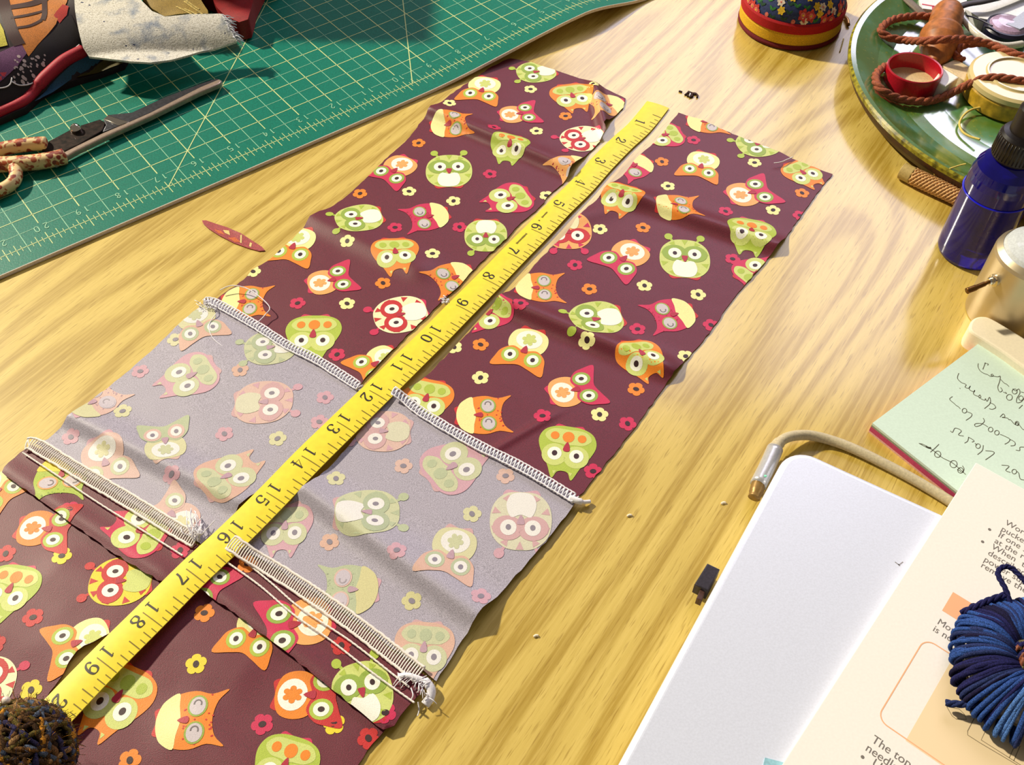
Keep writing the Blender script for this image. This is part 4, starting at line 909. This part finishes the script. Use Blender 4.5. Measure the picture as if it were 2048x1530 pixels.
b0 = at(2008, 72, .7); ln = thing('lens_tin', b0, 'lilac glass lens set in a dark purple mount', 'lens')
mb = MB(); mb.lathe([(0, 0), (1.6, 0), (1.66, .7), (1.5, .9), (1.36, .92)], b0, NVY, 48); mb.build('mount', ln)
mb = MB(); mb.lathe([(1.4, .86), (1.2, 1.04), (.8, 1.16), (0, 1.22)], b0, plain('lilac_glass', (178, 150, 180), .15, coat=.6, var=.06), 48); mb.build('lens', ln)
mb = MB(); mb.tube(px([(1912, 16, 2.1), (1935, 8, 2.2), (1965, 3, 2.3), (2010, -8, 2.2), (2070, -24, 2.0)], 0, 8), .3, GRY, 10, flat=.5)
tag(mb.build('rubber_strap'), 'dark grey rubber strap over the white papers in the dish', 'strap')
mb = MB(); mb.tube(px([(1795, -24, 1.9), (1815, 0, 1.7), (1835, 18, 1.6), (1850, 34, 1.4)], 0, 8), .34, plain('taupe_strap', (126, 112, 96), .6), 10, flat=.4)
tag(mb.build('ribbon_strap'), 'short taupe ribbon strap at the back of the dish', 'strap')
mb = MB(); mb.tube(px([(1985, 52, 2.0), (1966, 42, 1.9), (1945, 34, 1.8), (1926, 30, 1.7)], 0, 8), .06, NVY, 6)
tag(mb.build('wire'), 'thin dark wire over the white slip in the dish', 'wire')
YTH = plain('yellow_thread', (222, 196, 96), .7)
mb = MB(); mb.tube(px([(1966, 214, 1.1), (1944, 219, .95), (1928, 230, .9), (1919, 246, .9), (1924, 262, .9), (1938, 272, .95), (1960, 279, 1.1)], 0, 8), .075, YTH, 7)
tag(mb.build('thread_loop'), 'loop of yellow thread in the dish beside the black cap', 'thread')
mb = MB(); mb.tube(px([(1932, 328, 2.3), (1922, 330, 2.2), (1900, 337, 2.0), (1880, 344, 1.3), (1868, 349, 1.0)], 0, 8), .05, YTH, 6)
tag(mb.build('thread_end'), 'pale thread end hanging over the dish rim onto the braided cord end', 'thread')
# ================================================================== braided cord end
be = thing('braided_cord_end', at(1850, 375, .5), 'braided tan cord end with plain ferrule lying against the dish', 'cord end')
P = px([(1804, 341, .55), (1830, 354, .55), (1860, 368, .55), (1895, 384, .55), (1925, 398, .55), (1960, 414, .55)], 0, 14)
mb = MB(); mb.tube([P[0].lerp(P[1], -.6)]+P[:13], [.42]+[.53]*13, plain('beige_ferrule', (196, 170, 104), .5), 18); mb.build('ferrule', be)
mb = MB(); BRD = plain('tan_braid', (226, 178, 118), .7, var=.08, scale=900, bump=.3); mb.tube(P[12:], .46, BRD, 16)
L = 0.0
for sgn in (1, -1):
    for s0 in range(9):
        q = []; L = 0
        for i, p in enumerate(P[12:]):
            if i: L += (p-P[11+i]).length
            d = (P[-1]-P[0]).normalized(); s = d.cross(Vector((0, 0, 1))).normalized(); n_ = s.cross(d); a = sgn*L*3.0+s0*.698
            q.append(p+(s*math.cos(a)+n_*math.sin(a))*(.47+.02*sgn))
        mb.tube(q, .07, BRD, 5)
mb.build('braid', be)
# ================================================================== blue bottle
def glass_mat():
    t = NT('cobalt_glass'); b = t.b; b.inputs['Base Color'].default_value = lin((26, 22, 150)); b.inputs['Roughness'].default_value = .08
    b.inputs['Transmission Weight'].default_value = .45; b.inputs['IOR'].default_value = 1.45; b.inputs['Coat Weight'].default_value = .3
    n = t.n('ShaderNodeTexNoise', i_Scale=60.0); t.l(t.obj(), n.inputs['Vector']); t.l(t.ramp(n.outputs[0], [(.3, (16, 8, 120)), (.7, (24, 16, 160))]), b.inputs['Base Color']); return t.m
BX, BY = 26.844, 43.831
bt = thing('spray_bottle', (BX, BY, 0), 'cobalt blue glass bottle with black cap standing beside the green dish', 'bottle')
mb = MB(); G = glass_mat()
mb.lathe([(0, .12), (1.3, .06), (1.55, 0), (1.74, .1), (1.81, .3), (1.82, .8), (1.81, 5.3), (1.78, 5.75), (1.66, 6.2), (1.42, 6.6), (1.1, 6.85), (.92, 7.0), (.88, 7.4), (0, 7.4)], (BX, BY, 0), G, 64); mb.build('glass_body', bt)
mb = MB(); mb.tube([(BX+1.835*math.cos(a), BY+1.835*math.sin(a), 4.55) for a in [2*math.pi*k/72 for k in range(72)]], .05, plain('blue_painted_highlight', (28, 30, 214), .2, var=0), 8, closed=True); mb.build('painted_highlight_ring', bt)  # bright blue ring painted in for the refracted highlight at the liquid level
BLKP = plain('black_plastic', (22, 16, 18), .4, var=.1)
mb = MB(); prof = [(0, 6.95), (1.2, 6.95), (1.24, 7.05), (1.2, 8.3), (1.1, 8.45), (.86, 8.55), (.82, 9.9), (.7, 10.1), (0, 10.15)]
mb.lathe(prof, (BX, BY, 0), BLKP, 48)
for k in range(40):
    a = 2*math.pi*k/40; mb.tube([(BX+1.22*math.cos(a), BY+1.22*math.sin(a), 7.1), (BX+1.19*math.cos(a), BY+1.19*math.sin(a), 8.25)], .05, BLKP, 5)
mb.build('cap', bt)
# ================================================================== nickel canister with a toggle
NIK = plain('brushed_nickel', (212, 196, 164), .42, metal=.85, var=.03, scale=30); LIDW = plain('frosted_lid', (216, 222, 226), .25, var=.03, coat=.4)
NX, NY, NR = 27.5, 38.75, 2.15
nk_ = thing('metal_canister', (NX, NY, 0), 'satin metal cylinder with toggle lever in front of the blue bottle', 'canister')
mb = MB(); mb.lathe([(0, 0), (NR-.05, 0), (NR, .05), (NR, 4.3), (NR-.06, 4.5), (NR-.3, 4.75)], (NX, NY, 0), NIK, 72); mb.build('body', nk_)
mb = MB(); mb.lathe([(NR-.3, 4.7), (NR-.42, 4.95), (NR-.8, 5.15), (.9, 5.3), (0, 5.34)], (NX, NY, 0), LIDW, 56); mb.build('lid', nk_)
def on_cyl(x, y):
    d = (at(x, y, 0)-Vector((0, 0, CAM_H))).normalized(); o = Vector((-NX, -NY, CAM_H)); a = d.x**2+d.y**2; b = o.x*d.x+o.y*d.y; c = o.x**2+o.y**2-NR**2
    t = (-b-math.sqrt(max(b*b-a*c, 0)))/a; return Vector((0, 0, CAM_H))+d*t
q = on_cyl(1990, 560); nr = Vector((q.x-NX, q.y-NY, 0)).normalized(); tip = at(1934, 582, q.z-.25)
mb = MB(); mb.lathe([(.34, -.05), (.34, .12), (.22, .16), (.22, .34), (.16, .4), (0, .4)], q, CHROME, 24, nr, Vector((0, 0, 1))); mb.build('toggle_base', nk_)
mb = MB(); P = [q+nr*.3, q.lerp(tip, .3)+nr*.12, q.lerp(tip, .7), tip]; mb.tube(smooth_path(P, 5), [.1]*5+[.13]*5+[.16]*5+[.17], plain('bronze_lever', (124, 84, 40), .3, metal=.8), 12); mb.build('toggle_lever', nk_)
# ================================================================== cream bar
IVO = plain('ivory_plastic', (252, 240, 212), .45, var=.01)
mb = MB(); mb.prism([(p.x, p.y) for p in smooth_path(px([(1942, 662), (1940, 648), (1948, 636), (1964, 632), (1984, 637), (2030, 664), (2080, 696), (2150, 740), (2136, 790), (2060, 742), (2010, 706), (1970, 680)], 1.25), 4, True)], 0, 1.25, IVO, .12)
tag(mb.build('handle_bar'), 'rounded ivory plastic bar end lying behind the green note pad', 'plastic bar')
# ================================================================== note pad
PGRN = plain('mint_paper', (214, 236, 222), .7, var=.01); PMAG = plain('magenta_paper', (196, 70, 116), .7); PPNK = plain('pale_pink_paper', (236, 186, 178), .7); PGRY = plain('grey_green_paper', (150, 158, 136), .7)
ZP = .75
A, B, Cc = at(1745, 846, ZP), at(1961, 684, ZP), at(1888, 966, ZP)
e1 = (B-A).normalized(); e2 = Vector((e1.y, -e1.x, 0)); wdt = (B-A).length
np_ = thing('note_pad', A, 'mint green note pad with pencilled handwriting beside the silver laptop', 'note pad')
def quad(A, e1, e2, l1, l2): return [(p.x, p.y) for p in (A, A+e1*l1, A+e1*l1+e2*l2, A+e2*l2)]
for nm, z0, z1, mt in (('pink_backing', 0, .14, PPNK), ('magenta_sheets', .14, .48, PMAG), ('grey_sheets', .48, .6, PGRY), ('mint_sheets', .6, ZP, PGRN)):
    mb = MB(); mb.prism(quad(A, e1, e2, wdt, wdt), z0, z1, mt); mb.build(nm, np_)
PEN = plain('pencil_line', (96, 92, 74), .8, var=.1)
mb = MB()
def hw(pts, wd=.036):
    P = smooth_path([at(1728+x/4.78, 650+y/4.78, ZP) for x, y in pts], 5); stroke(mb, [(p.x, p.y) for p in P], wd, PEN, lambda x, y: ZP+.008)
def ring_(x, y, r, r2=None): hw([(x+r*math.cos(a), y+(r2 or r)*math.sin(a)) for a in [k*math.pi/5 for k in range(11)]])
for s in ([(1160, 360), (1148, 392), (1135, 425)], [(1092, 368), (1090, 400), (1108, 436), (1140, 460), (1180, 475), (1210, 492), (1236, 486), (1226, 470), (1214, 482), (1250, 492), (1282, 496), (1302, 490), (1296, 540), (1278, 596), (1296, 640), (1322, 626), (1306, 598)],
          [(1306, 520), (1340, 556), (1362, 566), (1386, 590)], [(1150, 365), (1186, 372), (1180, 386)], [(1330, 640), (1362, 656), (1350, 640)], [(1420, 610), (1450, 630), (1480, 612), (1490, 650), (1462, 700), (1460, 742), (1500, 736), (1532, 700)], [(1480, 800), (1515, 765)], [(1500, 640), (1540, 650)],
          [(906, 460), (893, 510), (930, 550), (956, 560), (976, 572), (966, 596), (1000, 604), (1016, 582), (1006, 616), (1050, 640), (1058, 622), (1046, 660), (1090, 682), (1108, 668), (1116, 692), (1096, 692), (1150, 720), (1160, 704), (1176, 730), (1200, 690), (1206, 748), (1150, 800)], [(1200, 742), (1240, 760), (1258, 790), (1226, 806), (1196, 800)], [(914, 602), (920, 610)],
          [(1300, 880), (1332, 850), (1346, 878), (1318, 884), (1370, 890), (1384, 906), (1402, 908), (1440, 950), (1462, 930), (1474, 962), (1446, 952)], [(1480, 950), (1520, 1000), (1540, 990)],
          [(846, 684), (818, 710), (860, 750), (882, 770), (904, 784), (920, 802)], [(985, 830), (1030, 850), (1020, 880), (974, 912)], [(1138, 890), (1150, 922), (1110, 960), (1066, 970), (1062, 946), (1128, 944), (1184, 975)], [(1300, 1046), (1332, 1058), (1392, 1090), (1380, 1120), (1344, 1140)], [(1392, 1092), (1440, 1120), (1440, 1150), (1400, 1156)], [(1450, 1196), (1488, 1200), (1490, 1170), (1530, 1168)],
          [(824, 1012), (846, 1026), (872, 986), (930, 1012), (902, 1050), (952, 1062)], [(1000, 1070), (990, 1110), (960, 1130)], [(998, 1074), (1030, 1090), (1052, 1110), (1030, 1120)], [(1140, 1150), (1130, 1200), (1084, 1240)], [(1160, 1202), (1230, 1210), (1240, 1232), (1160, 1290)], [(1060, 1130), (1080, 1150)],
          [(524, 1130), (600, 1172), (650, 1192), (750, 1270), (850, 1322), (972, 1430)], [(530, 1136), (560, 1140), (640, 1180)], [(716, 1140), (676, 1180), (634, 1216)], [(940, 1346), (956, 1376), (944, 1412)], [(890, 1380), (930, 1404)],
          [(1314, 1340), (1386, 1350), (1354, 1390), (1400, 1410)], [(1462, 1400), (1480, 1420), (1492, 1470), (1530, 1482)]): hw(s)
for s in ((1390, 692, 28), (1440, 636, 24), (960, 820, 22), (1210, 1000, 22), (1270, 1030, 22), (1090, 1158, 22), (704, 1236, 30), (856, 1330, 34), (922, 1390, 26), (1436, 1402, 22), (1462, 940, 18), (1500, 700, 22)): ring_(*s)
hw([(590, 1160), (620, 1176), (640, 1172)], .09)
mb.build('handwriting', np_)
# ================================================================== laptop
ZL = 1.65
ALU = plain('silver_aluminium', (230, 236, 252), .34, metal=.2, var=.012, scale=1200, spec=.6)
a0, a1 = at(1526, 991, ZL), at(1237, 1526, ZL); b0_, b1_ = at(1660, 925, ZL), at(1886, 1024, ZL)
l1 = (a1-a0).normalized(); l2 = Vector((-l1.y, l1.x, 0)); l2 = l2 if l2.x > 0 else -l2
# corner where the left edge meets the back edge
s = ((b0_-a0).dot(l1)+(b1_-a0).dot(l1))/2; K = a0+l1*s
def rrect(K, u, v, lu, lv, r, n=8):
    out = []
    for (cu, cv, a0_) in ((r, r, math.pi), (lu-r, r, 1.5*math.pi), (lu-r, lv-r, 0), (r, lv-r, .5*math.pi)):
        for k in range(n+1):
            a = a0_+.5*math.pi*k/n; p = K+u*(cu+r*math.cos(a))+v*(cv+r*math.sin(a)); out.append((p.x, p.y))
    return out
lp = thing('laptop', K, 'closed silver laptop at the lower right, partly covered by the booklet', 'laptop')
mb = MB(); mb.prism(rrect(K, l2, l1, 32.5, 22.7, 1.3), ZL-.6, ZL, ALU, .32, bn=8); mb.build('lid', lp)
mb = MB(); K2 = K+l1*.25+l2*.25; mb.prism(rrect(K2, l2, l1, 32.0, 22.2, 1.1), 0, ZL-.58, ALU, .1); mb.build('base', lp)
mb = MB(); MARK = plain('grey_scuff', (150, 146, 150), .6)
for s_ in ([(1790, 1124), (1798, 1130), (1806, 1124)], [(1796, 1128), (1800, 1132)]):
    P = px(s_, ZL); stroke(mb, [(p.x, p.y) for p in P], .05, MARK, lambda x, y: ZL+.006)
mb.build('scuff_mark', lp)
CAB = plain('cream_cable', (206, 192, 156), .5, var=.04); SIL = plain('silver_plug', (214, 214, 216), .3, metal=.5, var=.02)
cb = thing('power_cable', at(1550, 900, .8), 'cream power cable with silver plug curving round the back corner of the laptop', 'cable')
mb = MB(); mb.tube(px([(1549, 900, .75), (1556, 888, .75), (1570, 877, .72), (1592, 871, .6), (1622, 871, .4), (1660, 880, .26), (1706, 897, .25), (1770, 928, .25), (1830, 960, .25), (1890, 996, .25), (1950, 1036, .25)], 0, 8), [.36]*5+[.3]*6+[.26]*70, CAB, 14); mb.build('lead', cb)
mb = MB(); P = px([(1550, 898, .75), (1534, 934, .75), (1516, 970, .75)], 0, 4); mb.tube(P, .4, SIL, 20); mb.build('plug', cb)
mb = MB(); P = px([(1517, 968, .75), (1512, 985, .7), (1508, 996, .66)], 0, 4); mb.tube(P, [.34]*5+[.3]*4, plain('brass_contact', (150, 118, 64), .4, metal=.4), 14); mb.build('plug_tip', cb)
p = at(1531, 952, 1.14); mb = MB(); mb.lathe([(0, .04), (.05, .03), (.07, 0)], p, plain('green_indicator', (140, 240, 200), .3, var=0), 12); mb.build('indicator', cb)
bp = thing('black_plug', at(1411, 1152, .5), 'small black plug at the left side of the silver laptop', 'plug')
mb = MB(); mb.prism([(p.x, p.y) for p in px([(1415, 1126), (1440, 1138), (1416, 1182), (1389, 1168)], 1.0)], .25, 1.0, plain('black_plug_plastic', (44, 38, 46), .45, var=.1), .06); mb.build('housing', bp)
mb = MB(); mb.prism([(p.x, p.y) for p in px([(1402, 1174), (1412, 1180), (1404, 1201), (1393, 1196)], .8)], .3, .8, plain('brown_plug_plastic', (78, 50, 44), .5), .05); mb.build('tip', bp)
mb = MB(); mb.prism([(p.x, p.y) for p in px([(1530, 1515), (1610, 1536), (1600, 1570), (1520, 1560)], ZL+.05)], ZL, ZL+.05, plain('mint_blue_card', (150, 200, 214), .5), .0)
tag(mb.build('sticky_flag'), 'small mint and blue card edge on the laptop beside the booklet', 'card')
# ================================================================== booklet
ZB = 2.0
A = at(1952, 925, ZB); Bl = at(1600, 1474, ZB); v1 = (Bl-A).normalized(); v2 = Vector((-v1.y, v1.x, 0)); v2 = v2 if v2.x > 0 else -v2
PCR = plain('cream_page', (250, 244, 236), .6, var=.006)
bk = thing('booklet', A, 'open cream instruction booklet lying on the silver laptop', 'booklet')
mb = MB(); mb.prism(quad(A, v2, v1, 14.8, 20.8), ZL+.01, ZB, PCR, .03); mb.build('pages', bk)
INK = plain('grey_print_ink', (124, 118, 112), .7, var=0); PCH = plain('peach_print', (250, 186, 140), .7, var=0); TAN = plain('tan_tint', (246, 222, 180), .7, var=0); FIN = plain('fine_line_ink', (140, 124, 96), .7, var=0)
def page(x, y): return at(x, y, ZB)
def text_mesh(mb, body, p, size, mt, sx=1.0):
    cu = bpy.data.curves.new('text', 'FONT'); cu.body = body; cu.size = size; cu.resolution_u = 4; cu.space_word = 1.1
    ob = bpy.data.objects.new('text', cu); COL.objects.link(ob)
    me = ob.to_mesh(); up = -v1
    mb.add([p+v2*(q.co.x*sx)+up*q.co.y+Vector((0, 0, .008)) for q in me.vertices], [tuple(f.vertices) for f in me.polygons], mt, False)
    ob.to_mesh_clear(); bpy.data.objects.remove(ob); bpy.data.curves.remove(cu)
mb = MB(); FS = .44
for bi, (body, x, y) in enumerate((('Worn or blunt needle', 2008.7, 1048), ('puckering of the seam', 2000.6, 1060.5), ('If one strand snags', 1994.5, 1072.5), ('at the rear of the foot', 1987.4, 1084.5), ('When  the thread is', 1981.4, 1096), ('described above, turn', 1974, 1108.5), ('power supply off and', 1966, 1121.6), ('remove the needle', 1960, 1133), ('Move the lever until it', 1873, 1246.5), ('is not being held', 1864, 1260.5), ('The top part of the', 1741, 1482.5), ('needle clamp', 1729, 1499.5), ('Use a', 1742, 1530))):
    if bi in (8, 10): mb.build('text_block', bk); mb = MB()
    text_mesh(mb, body, page(x, y), FS if y < 1300 else .5, INK, .98)
mb.build('text_block', bk)
for x, y in ((1979, 1059), (1965, 1083.5), (1725, 1514)):
    mb = MB(); p = page(x, y); sheet(mb, ell(p.x, p.y, .07, .07, 12), 0, INK, lambda a, b: ZB+.008); mb.build('bullet_point', bk)
mb = MB(); o = [page(1906, 1184), page(1884, 1221)]; wv = 2.6
mb.add([o[0]+Vector((0, 0, .006)), o[0]+v2*wv+Vector((0, 0, .006)), o[1]+v2*wv+Vector((0, 0, .006)), o[1]+Vector((0, 0, .006))], [(0, 1, 2, 3)], PCH, False)
c0 = page(1850, 1276); q1 = page(1757, 1440); hgt = (q1-c0).dot(v1); r = .45; P = []
for cu_, cv_, a_ in ((r, hgt-r, .5), (r, r, 1.0)):
    for k in range(9): a = math.pi*(a_+.5*k/8); P.append(c0+v2*(cu_+r*math.cos(a))+v1*(cv_+r*math.sin(a)))
P = [c0+v2*8+v1*hgt]+P+[c0+v2*8]
stroke(mb, [(p.x, p.y) for p in P], .05, PCH, lambda x, y: ZB+.007)
t0 = page(1902, 1322); mb.add([t0+v2*0+v1*0+Vector((0, 0, .004)), t0+v2*7+Vector((0, 0, .004)), t0+v2*7+v1*4.2+Vector((0, 0, .004)), t0+v1*4.2+Vector((0, 0, .004))], [(0, 1, 2, 3)], TAN, False)
for s_ in ([(1893, 1413), (1904, 1432), (1912, 1438), (1933, 1439), (1928, 1428), (1918, 1418), (1893, 1413)], [(1955, 1424), (1935, 1462), (1935, 1470), (1960, 1486), (2048, 1538)], [(1978, 1446), (1962, 1480), (2044, 1532)], [(2030, 1490), (2018, 1516)], [(2040, 1492), (2027, 1522)]):
    P = [page(*q) for q in s_]; stroke(mb, [(p.x, p.y) for p in P], .025, FIN, lambda x, y: ZB+.01)
mb.build('printed_figures', bk)
# ================================================================== blue yarn flower
YB = [cloth('yarn_'+k, c, .25, .9, .1) for k, c in (('navy', (34, 34, 78)), ('blue', (46, 74, 136)), ('slate', (40, 50, 92)), ('sky', (74, 110, 170)), ('ink', (28, 26, 54)))]
PAL_ = plain('pale_yarn', (206, 204, 204), .7, var=.1)
yc = at(2064, 1330, ZB+1.0); yc.z = ZB; RY = 2.7
yf = thing('yarn_rosette', yc, 'round denim blue yarn rosette lying on the booklet', 'yarn rosette')
mb = MB(); mb.lathe([(0, .05), (2.0, .05), (2.35, .35), (2.4, .8), (2.1, 1.2), (1.4, 1.5), (0, 1.55)], yc, PAL_, 40); mb.build('base', yf)
mb = MB()
for k in range(150):
    a = 2*math.pi*k/150+rnd.uniform(-.03, .03); band = math.sin(a*5+.6)+.5*math.sin(a*11)
    if rnd.random() < .1 or math.sin(a*9+1.3) > .985: continue
    mt = YB[3] if band > .9 else YB[1] if band > .2 else YB[2] if band > -.5 else rnd.choice((YB[0], YB[4]))
    if rnd.random() < .2: mt = rnd.choice(YB)
    sw = rnd.uniform(-.12, .12); rj = rnd.uniform(-.12, .14)+.55*max(0, -math.sin(a+.35))+.25*max(0, math.sin(a)); q = []
    for r_, z_, ds in ((.75, 1.45, .16), (1.3, 1.78, .06), (1.9, 1.75, 0), (2.45, 1.35, -.02), (RY+rj, .8, -.02), (RY-.05+rj, .35, 0), (2.4, .06, 0)):
        q.append(yc+Vector((r_*math.cos(a+ds+sw*.5), r_*math.sin(a+ds+sw*.5), z_+rnd.uniform(-.04, .05))))
    mb.tube(smooth_path(q, 4), rnd.uniform(.075, .12), mt, 6)
mb.build('yarn_strands', yf)
mb = MB()
for k in range(80):
    v = Vector((rnd.gauss(0, 1), rnd.gauss(0, 1), abs(rnd.gauss(0, 1)))).normalized(); p = yc+Vector((v.x*.85, v.y*.85, 1.35+v.z*.5)); d = v.orthogonal()*.25
    mb.tube(smooth_path([p-d, p+v*.1, p+d], 3), .1, rnd.choice((cloth('yarn_moss', (70, 66, 40), .25), cloth('yarn_rust', (128, 70, 44), .25), cloth('yarn_olive', (96, 88, 52), .25), YB[0])), 6)
tag(mb.build('knotted_centre', yf), 'knotted brown and olive yarn centre')
mb = MB(); Z1 = ZB+1.5
braid(mb, px([(2022, 1214, Z1-.2), (2012, 1180, Z1), (1996, 1150, Z1), (2002, 1136, Z1), (2018, 1134, Z1), (2036, 1148, Z1), (2060, 1176, Z1), (2076, 1212, Z1-.2)], 0, 8), .11, YB[0]); mb.build('hanging_loop', yf)
mb = MB(); braid(mb, px([(2010, 1190, Z1-.1), (1980, 1200, Z1-.3), (1950, 1214, Z1-.5), (1922, 1226, Z1-.8)], 0, 8), .14, YB[0]); mb.build('yarn_tail', yf)
mb = MB(); braid(mb, px([(1970, 1410, Z1-.8), (1940, 1408, Z1-.9), (1912, 1408, Z1-1.0), (1892, 1406, Z1-1.1)], 0, 8), .14, YB[2]); mb.build('yarn_tail', yf)
# ================================================================== tweed yarn ball
kc = at(36, 1512, 2.75); kc.z = 2.75; RK = 1.95
kb = thing('yarn_ball', (kc.x, kc.y, .7), 'fuzzy brown tweed yarn ball over the tape end in the near left corner', 'yarn ball')
TW = [cloth('tweed_'+k, c, .3, .95, .1) for k, c in (('brown', (104, 74, 44)), ('umber', (66, 48, 32)), ('gold', (176, 120, 42)), ('navy', (54, 50, 78)), ('olive', (92, 80, 40)), ('tan', (140, 108, 70)), ('moss', (78, 70, 38)), ('bark', (84, 60, 36)), ('slate', (76, 84, 98)))]
mb = MB(); mb.lathe([(RK*.88*math.cos(a), RK*.88*math.sin(a)) for a in [(-.5+k/16)*math.pi for k in range(17)]], kc, TW[1], 32); mb.build('core', kb)
mb = MB()
for k in range(300):
    ax_ = Vector((rnd.gauss(0, 1), rnd.gauss(0, 1), rnd.gauss(0, 1))).normalized(); u = ax_.orthogonal().normalized(); v = ax_.cross(u); off = rnd.uniform(-.6, .6); a0 = rnd.uniform(0, 6.28); ln_ = rnd.uniform(.6, 1.6)
    rr = RK*math.sqrt(1-(off*.9)**2)
    q = [kc+ax_*off*.9*RK+(u*math.cos(a0+ln_*i/12)+v*math.sin(a0+ln_*i/12))*(rr+.06*math.sin(i*2.1+k)) for i in range(13)]
    mb.tube(q, [.05]+[rnd.uniform(.07, .13) for _ in range(11)]+[.05], rnd.choice(TW), 6)
mb.build('wound_yarn', kb)
mb = MB()
for k in range(900):
    v = Vector((rnd.gauss(0, 1), rnd.gauss(0, 1), rnd.gauss(.4, 1))).normalized(); p = kc+v*RK; b = p+v*rnd.uniform(.1, .35)+Vector((rnd.uniform(-.2, .2), rnd.uniform(-.2, .2), rnd.uniform(-.2, .2)))
    mb.tube([p, p.lerp(b, .5)+Vector((0, 0, .05)), b], .009, rnd.choice(TW), 4, cap=False)
tag(mb.build('fuzz', kb), 'loose wool fuzz', kind='stuff')
hb = min((at(12, 1401, z/20) for z in range(56, 110)), key=lambda p: abs((p-kc).length-RK-.2)-.02*p.z); pn = thing('pearl_pin', hb, 'white pearl-headed pin stuck in the tweed yarn ball', 'pin')
mb = MB(); mb.lathe([(.16*math.cos(a), .16*math.sin(a)) for a in [(-.5+k/10)*math.pi for k in range(11)]], hb, plain('pearl', (240, 226, 210), .25, var=.02, coat=.5), 20); mb.build('head', pn)
mb = MB(); mb.tube([hb, kc+(hb-kc)*.5], .03, CHROME, 6); mb.build('shaft', pn)
# ================================================================== scraps
SCR = cloth('scrap_maroon', (166, 70, 72), .2); SCR2 = cloth('scrap_orange', (206, 100, 48), .2); SCR3 = cloth('scrap_cream', (232, 206, 130), .1)
o = [(p.x, p.y) for p in px([(404, 441), (412, 441), (430, 447), (455, 455), (482, 467), (508, 483), (524, 494), (530, 501), (518, 502), (496, 496), (468, 486), (440, 472), (418, 458), (407, 448)], .06)]
zs = lambda x, y: .07+.05*noise.noise(Vector((x, y, 0)))
mb = MB(); sheet(mb, o, .2, SCR, zs); skirt(mb, o, zs, .06, SCR)
for poly, mt in (([(428, 458), (442, 462), (450, 470), (436, 466)], SCR2), ([(456, 476), (470, 474), (482, 484), (470, 484)], SCR2), ([(481, 470), (484, 470), (483, 486), (480, 485)], SCR3), ([(500, 484), (504, 486), (502, 494), (498, 492)], SCR3), ([(446, 460), (458, 461), (460, 470), (450, 466)], SCR3)):
    sheet(mb, [(p.x, p.y) for p in px(poly, .08)], 0, mt, zs, [Vector(q) for q in o], .012)
tag(mb.build('fabric_sliver'), 'narrow pointed maroon fabric sliver on bare wood near the cutting mat', 'fabric scrap')
mb = MB(); DKT = plain('dark_brown_lint', (64, 34, 26), .8)
for s_ in ([(1358, 182), (1364, 184)], [(1370, 190), (1374, 187), (1378, 184), (1380, 190), (1374, 192)], [(1382, 194), (1386, 187), (1391, 187), (1395, 191), (1394, 195)], [(1376, 183), (1384, 186), (1392, 189)], [(1379, 195), (1386, 192)]):
    mb.tube(px(s_, .06, 4), .07, DKT, 6)
mb.tube(px([(1381, 187), (1379, 192)], .1, 2), .05, THREAD, 6)
tag(mb.build('thread_snippet'), 'dark brown thread snippet on the wood above the right owl strip', 'thread')
for (fx, fy), lb in (((1447, 1006), 'tiny cream lint fleck on the wood near the silver cable plug'), ((1259, 1031), 'tiny white lint fleck on the wood just past the right strip, below its overlocked edge'), ((1072, 1272), 'tiny white lint fleck on the wood low beside the wrong-side panel of the right strip')):
    mb = MB(); mb.tube(px([(fx-5, fy+2, .03), (fx, fy-1, .05), (fx+5, fy, .03)], 0, 4), [.02]+[.06]*7+[.02], plain('lint', (240, 226, 200), .8), 6)
    tag(mb.build('lint_fleck'), lb, 'lint', 'lint flecks on the table')
mb = MB(); mb.tube(px([(1690, 34, .15), (1695, 40, .2), (1697, 50, .15)], 0, 4), .13, plain('brass', (150, 110, 60), .3, metal=.8), 8)
tag(mb.build('brass_bead'), 'tiny brass bead between the pincushion and the green dish', 'bead')
mb = MB(); mb.tube(px([(1687, 78, .1), (1684, 90, .12), (1680, 102, .08)], 0, 4), .05, YTH, 6)
tag(mb.build('thread_end'), 'tiny pale thread end on the wood below the brass bead', 'thread')
